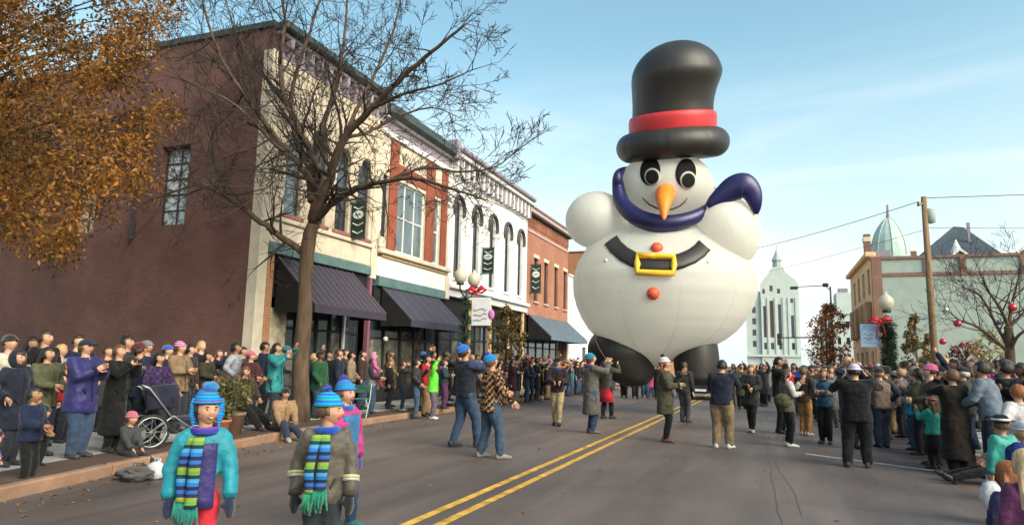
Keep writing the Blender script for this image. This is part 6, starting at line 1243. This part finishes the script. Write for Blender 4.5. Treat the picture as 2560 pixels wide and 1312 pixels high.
# chair under the seated woman behind the planter
I = INFO[who('seated woman with long')]; CH = thing('camp_chair', 'dark camp chair under the seated woman in the dark coat', 'chair', I['P0']-I['F']*.2, -R_(95)); m_camp = cloth((.02, .03, .035))
mb = MB(); mb.bbox(-.26, .26, -.22, .2, .34, .38, .012); mb.build('seat', m_camp, CH); mb = MB(); mb.bbox(-.26, .26, -.26, -.22, .4, .85, .012); mb.build('backrest', m_camp, CH)
for sx_ in (-.24, .24):
    for sy_ in (-.2, .18): mb = MB(); mb.tube([(sx_, sy_, 0), (sx_*.95, sy_*.8, .35)], .014, 6); mb.build('leg', m_chrome, CH)
# camera at the face of the man in black overalls
I = INFO[who('black overalls and white')]; c = (hand_of(who('black overalls and white'), 0)+hand_of(who('black overalls and white'), 1))*.5+V((0, .05, .03)); CA = thing('camera', 'black camera held up by the man in black overalls', 'camera', c); MB().bbox(-.07, .07, -.03, .03, -.045, .045, .01).build('camera_body', m_rub, CA); mb = MB(); mb.lathe([(.035, 0), (.038, .08), (.03, .085)], n=12); mb.xf(Matrix.Rotation(-math.pi/2, 4, 'X')); mb.build('lens', m_rub, CA, True)
# small camera of the woman in the long black coat
c = (hand_of(who('long black coat holding'), 0, .09)+hand_of(who('long black coat holding'), 1, .09))*.5; CA = thing('camera', 'small dark camera in the hands of the long black coat woman', 'camera', c, R_(-85)); MB().bbox(-.06, .06, -.02, .02, -.035, .035, .008).build('camera_body', m_rub, CA); mb = MB(); mb.lathe([(.022, 0), (.024, .04), (.018, .045)], (0, 0, 0), 12); mb.xf(Matrix.Translation((0, .02, 0)) @ Matrix.Rotation(-math.pi/2, 4, 'X')); mb.build('lens', m_rub, CA, True)
# parked car under the balloon
m_car = M('black_car_paint', (.012, .013, .016), .25, .1, 2, spec=.6, coat=.8); m_carg = glass('car_glass', (.02, .025, .03), .03); m_head = M('headlight_lens', (.6, .6, .58), .15, .05, spec=.7)
q = gnd(1752, 1000); CARo = thing('parked_car', 'black car standing in the road beyond the balloon', 'car', (q.x, q.y, 0))
prof = [(-.02, .32), (.0, .62), (.25, .78), (1.15, .92), (1.75, 1.38), (2.9, 1.42), (3.7, 1.0), (4.35, .92), (4.42, .45), (4.4, .3)]
mb = MB(); rings = []
for x, f in ((-.86, .93), (-.8, 1.0), (0, 1.02), (.8, 1.0), (.86, .93)): rings.append([V((x*(1 if z < .95 else .84), y, .3+(z-.3)*f)) for y, z in prof])
mb.loft(rings); mb.build('body', m_car, CARo)
mb = MB(); mb.add([(-.66, 1.18, .95), (.66, 1.18, .95), (.58, 1.70, 1.37), (-.58, 1.70, 1.37)], [(0, 1, 2, 3)]); mb.xf(Matrix.Translation((0, -.03, .02))); mb.build('windscreen', m_carg, CARo)
for s in (-1, 1):
    MB().bbox(s*.62-.16, s*.62+.16, -.03, .08, .60, .72, .03).build('headlight', m_head, CARo)
    for y in (.85, 3.5): mb = MB(); mb.lathe([(.30, -.1), (.32, -.08), (.32, .08), (.30, .1), (.05, .1)], n=18); mb.xf(Matrix.Translation((s*.80, y, .32)) @ Matrix.Rotation(math.pi/2, 4, 'Y')); mb.build('wheel', m_rub, CARo, True)
MB().bbox(-.5, .5, -.05, .02, .36, .52, .02).build('grille', m_rub, CARo); MB().bbox(-.26, .26, -.07, -.05, .42, .53, .005).build('number_plate', m_wframe, CARo)
# ------------------------------------------------------------------ the crowd: a dozen figures, copied with their parts
CR_ = random.Random(77)
COATS = {'black': BLK, 'navy': NAVY, 'charcoal': (.05, .05, .055), 'dark brown': BROWN, 'maroon': MAROON, 'olive': OLIVE, 'grey': GREY, 'tan': TAN_, 'teal': (.02, .16, .19), 'red': (.40, .02, .03), 'royal blue': (.02, .06, .30), 'violet': (.10, .03, .20), 'cream': (.55, .50, .42), 'pink': (.55, .07, .24), 'forest green': (.02, .09, .04), 'pale blue': (.28, .38, .50), 'orange': (.55, .17, .03)}
CW = [11, 10, 9, 8, 5, 5, 5, 3, 2, 1.5, 1.5, 1.5, 2, 1, 2, 1.5, .5]
TROU = {'dark trousers': (.02, .022, .028), 'blue jeans': JEAN, 'grey trousers': (.10, .10, .105), 'khaki trousers': KHA}
HEADS = {'black hair': ('hair', BLKH), 'brown hair': ('hair', BRN), 'blond hair': ('hair', BLD), 'dark brown hair': ('hair', DKB), 'white hat': ('hat', (.60, .58, .58)), 'black hat': ('hat', BLK), 'red hat': ('hat', (.45, .02, .03)), 'blue hat': ('hat', (.02, .12, .42)), 'grey hat': ('hat', (.2, .2, .21)), 'pink hat': ('hat', (.55, .10, .26)), 'teal hat': ('hat', (.02, .24, .28))}
posts = [('pocket', 'pocket'), ('chest', 'chest'), ('phone', 'phone'), ('down', 'down'), ('hold', 'hold'), ('up', 'pocket'), ('cam', 'cam'), ('down', 'fwd'), ('cross', 'cross'), ('clap', 'clap')]
PROTO = []
def proto(i, hat, hl_, child=False, H=1.70):
    t = person(0, 'crowd figure %d' % i, X=-9.5, Y=200+i, H=H, yaw=0, arms=posts[i % len(posts)], lod=0, hat='beanie' if hat else None, hairlen=hl_, look=(0, 8), child=child, coat_len=(0, .25, .6)[i % 3], wide=(1.0, 1.15, .95, 1.22)[i % 4], feet=((.06, .03), (.06, -.02)) if i % 2 else None)
    PROTO.append((t, hat, child)); return t
for i in range(12): proto(i, i % 3 == 1, .2 if i % 3 == 0 else 0, H=1.70)
for i in range(12, 15): proto(i, i != 13, .15, True, H=1.2)
bake_all()
used, SEEN = set(), set()
def crowd(x, y, z, yaw, where, group, h=None, kid_=None, pal=None):
    kid_ = CR_.random() < .12 if kid_ is None else kid_
    for _ in range(60):
        cn = CR_.choices(list(COATS), CW)[0] if not pal else CR_.choice(pal); hn = CR_.choices(list(HEADS), [7, 6, 3, 7, 2, 4, 1, 2, 3, 1, 1])[0]; tn = CR_.choices(list(TROU), [5, 4, 2, 2])[0]
        lab = '%s in %s coat, %s, %s, %s' % ('child' if kid_ else 'person', cn, tn, hn, where)
        if lab not in SEEN: break
    SEEN.add(lab); kind_, hc = HEADS[hn]; opts = [k for k, (t, h_, c) in enumerate(PROTO) if h_ == (kind_ == 'hat') and c == kid_]
    k = CR_.choice(opts); src = PROTO[k][0]; first = k not in used; used.add(k)
    t = src if first else src.copy()
    if not first: COL.objects.link(t)
    kids = list(src.children); s = h or CR_.uniform(.95, 1.07); jb = cloth(COATS[cn]); tb_ = cloth(TROU[tn]); hb_ = cloth(hc, 'hair' if kind_ == 'hair' else 'knit'); sk_ = skin(CR_.choice((0, 0, 1, 1, 2, 2, 3, 4)))
    def setm(o, m):
        if o.type == 'MESH' and len(o.material_slots): o.material_slots[0].link = 'OBJECT'; o.material_slots[0].material = m
    for c in kids:
        n_ = c if first else c.copy(); base = c.name.split('.')[0]
        if not first:
            COL.objects.link(n_); n_.parent = t; 
            for g_ in c.children: d_ = g_.copy(); COL.objects.link(d_); d_.parent = n_; setm(d_, hb_)
        else:
            for g_ in c.children: setm(g_, hb_)
        m = {'body': sk_, 'jacket': jb, 'coat': jb, 'trousers': tb_, 'hair': hb_ if kind_ == 'hair' else cloth(DKB, 'hair'), 'hat': hb_}.get(base)
        if m: setm(n_, m)
    t.location = (x, y, z); t.rotation_euler = (0, 0, -R_(yaw)); t.scale = (s*CR_.uniform(.9, 1.14), s*CR_.uniform(.92, 1.12), s); tag(t, lab, 'person', group)
def kx(y): 
    for (x0, y0), (x1, y1) in zip(KL, KL[1:]):
        if y0 <= y <= y1: return x0+(x1-x0)*(y-y0)/(y1-y0)
    return KL[-1][0]
def wl(y): return 'by the slate grey awning' if y < 26.3 else 'before the white arched building' if y < 36.6 else 'by the blue grey awning' if y < 45 else 'beyond the blue grey awning'
NEAR = [I['P0'] for I in INFO.values() if I['P0'].y < 150]
def free(x, y, d=.42): return all((p.x-x)**2+(p.y-y)**2 > d*d for p in NEAR)
def go(x, y, z, *a, **k):
    if free(x, y): NEAR.append(V((x, y, z))); crowd(x, y, z, *a, **k)
yy = 17.6
while yy < 58:                                                  # left kerb, two to three deep
    go(kx(yy)+CR_.uniform(.0, .35), yy, 0, CR_.uniform(55, 105), wl(yy), 'spectators along the left kerb')
    if CR_.random() < .85: go(kx(yy)-CR_.uniform(.35, .7), yy+CR_.uniform(.1, .4), .15, CR_.uniform(50, 110), wl(yy), 'spectators along the left kerb', kid_=False)
    if CR_.random() < .45 and yy < 44: go(kx(yy)-CR_.uniform(1.0, 2.0), yy+CR_.uniform(.1, .4), .15, CR_.uniform(40, 110), wl(yy), 'spectators along the left kerb', kid_=False, h=CR_.uniform(1.0, 1.08))
    yy += CR_.uniform(.62, .95) if yy < 40 else CR_.uniform(.9, 1.5)
for px, X in ((150, -11.8), (190, -12.0), (245, -11.6), (268, -12.2), (365, -12.0), (418, -12.2), (500, -12.4), (545, -12.3), (606, -12.5), (20, -11.0), (74, -12.0), (716, -12.2), (640, -12.3), (800, -10.7), (845, -10.9), (862, -12.0), (905, -11.5), (960, -11.6), (990, -11.2)):
    r = ray(px, 905); go(X, r.y*X/r.x, .15, CR_.uniform(60, 100), 'near the brown wall' if px < 640 else 'near the bare tree trunk', 'spectators along the left kerb', kid_=False)
def wr(y): return 'right behind the turquoise jacket' if y < 21 else 'near the garlanded right lamp' if y < 29 else 'by the utility pole' if y < 42 else 'before the pale grey wall'
yy = 13.2
while yy < 56:                                                  # right kerb, three deep
    go(2.75+CR_.uniform(-.25, .3), yy, 0, CR_.uniform(-110, -40), wr(yy), 'spectators along the right kerb')
    go(3.75+CR_.uniform(-.2, .3), yy+CR_.uniform(.1, .4), .15, CR_.uniform(-110, -40), wr(yy), 'spectators along the right kerb', kid_=False)
    if CR_.random() < .75: go(4.8+CR_.uniform(-.3, .5), yy+CR_.uniform(0, .5), .15, CR_.uniform(-110, -40), wr(yy), 'spectators along the right kerb', kid_=False, h=CR_.uniform(1.0, 1.08))
    yy += CR_.uniform(.7, 1.1) if yy < 34 else CR_.uniform(1.0, 1.7)
for k in range(46):                                             # walkers following the balloon
    y = 22+34*(k/46)+CR_.uniform(-.4, .4); x = CR_.uniform(.2, 2.2) if y < 27 else CR_.uniform(-1.6, 2.2)
    go(x, y, 0, CR_.uniform(140, 220), 'walking behind the balloon' if y < 38 else 'far down the street', 'walkers following the balloon', kid_=False, h=CR_.uniform(.98, 1.06))
for px, fy_, pal in ((1588, 988, ['navy', 'black']), (1612, 985, ['black', 'grey']), (1628, 984, ['pink']), (1560, 985, ['forest green', 'black']), (1645, 990, ['dark brown', 'black'])):
    q = gnd(px, fy_+8); go(q.x, q.y, 0, 160, 'under the balloon', 'walkers following the balloon', kid_=False, pal=pal)
for k, (t, h_, c) in enumerate(PROTO):                           # figures never used
    if k not in used:
        for o in list(t.children): bpy.data.objects.remove(o)
        bpy.data.objects.remove(t)
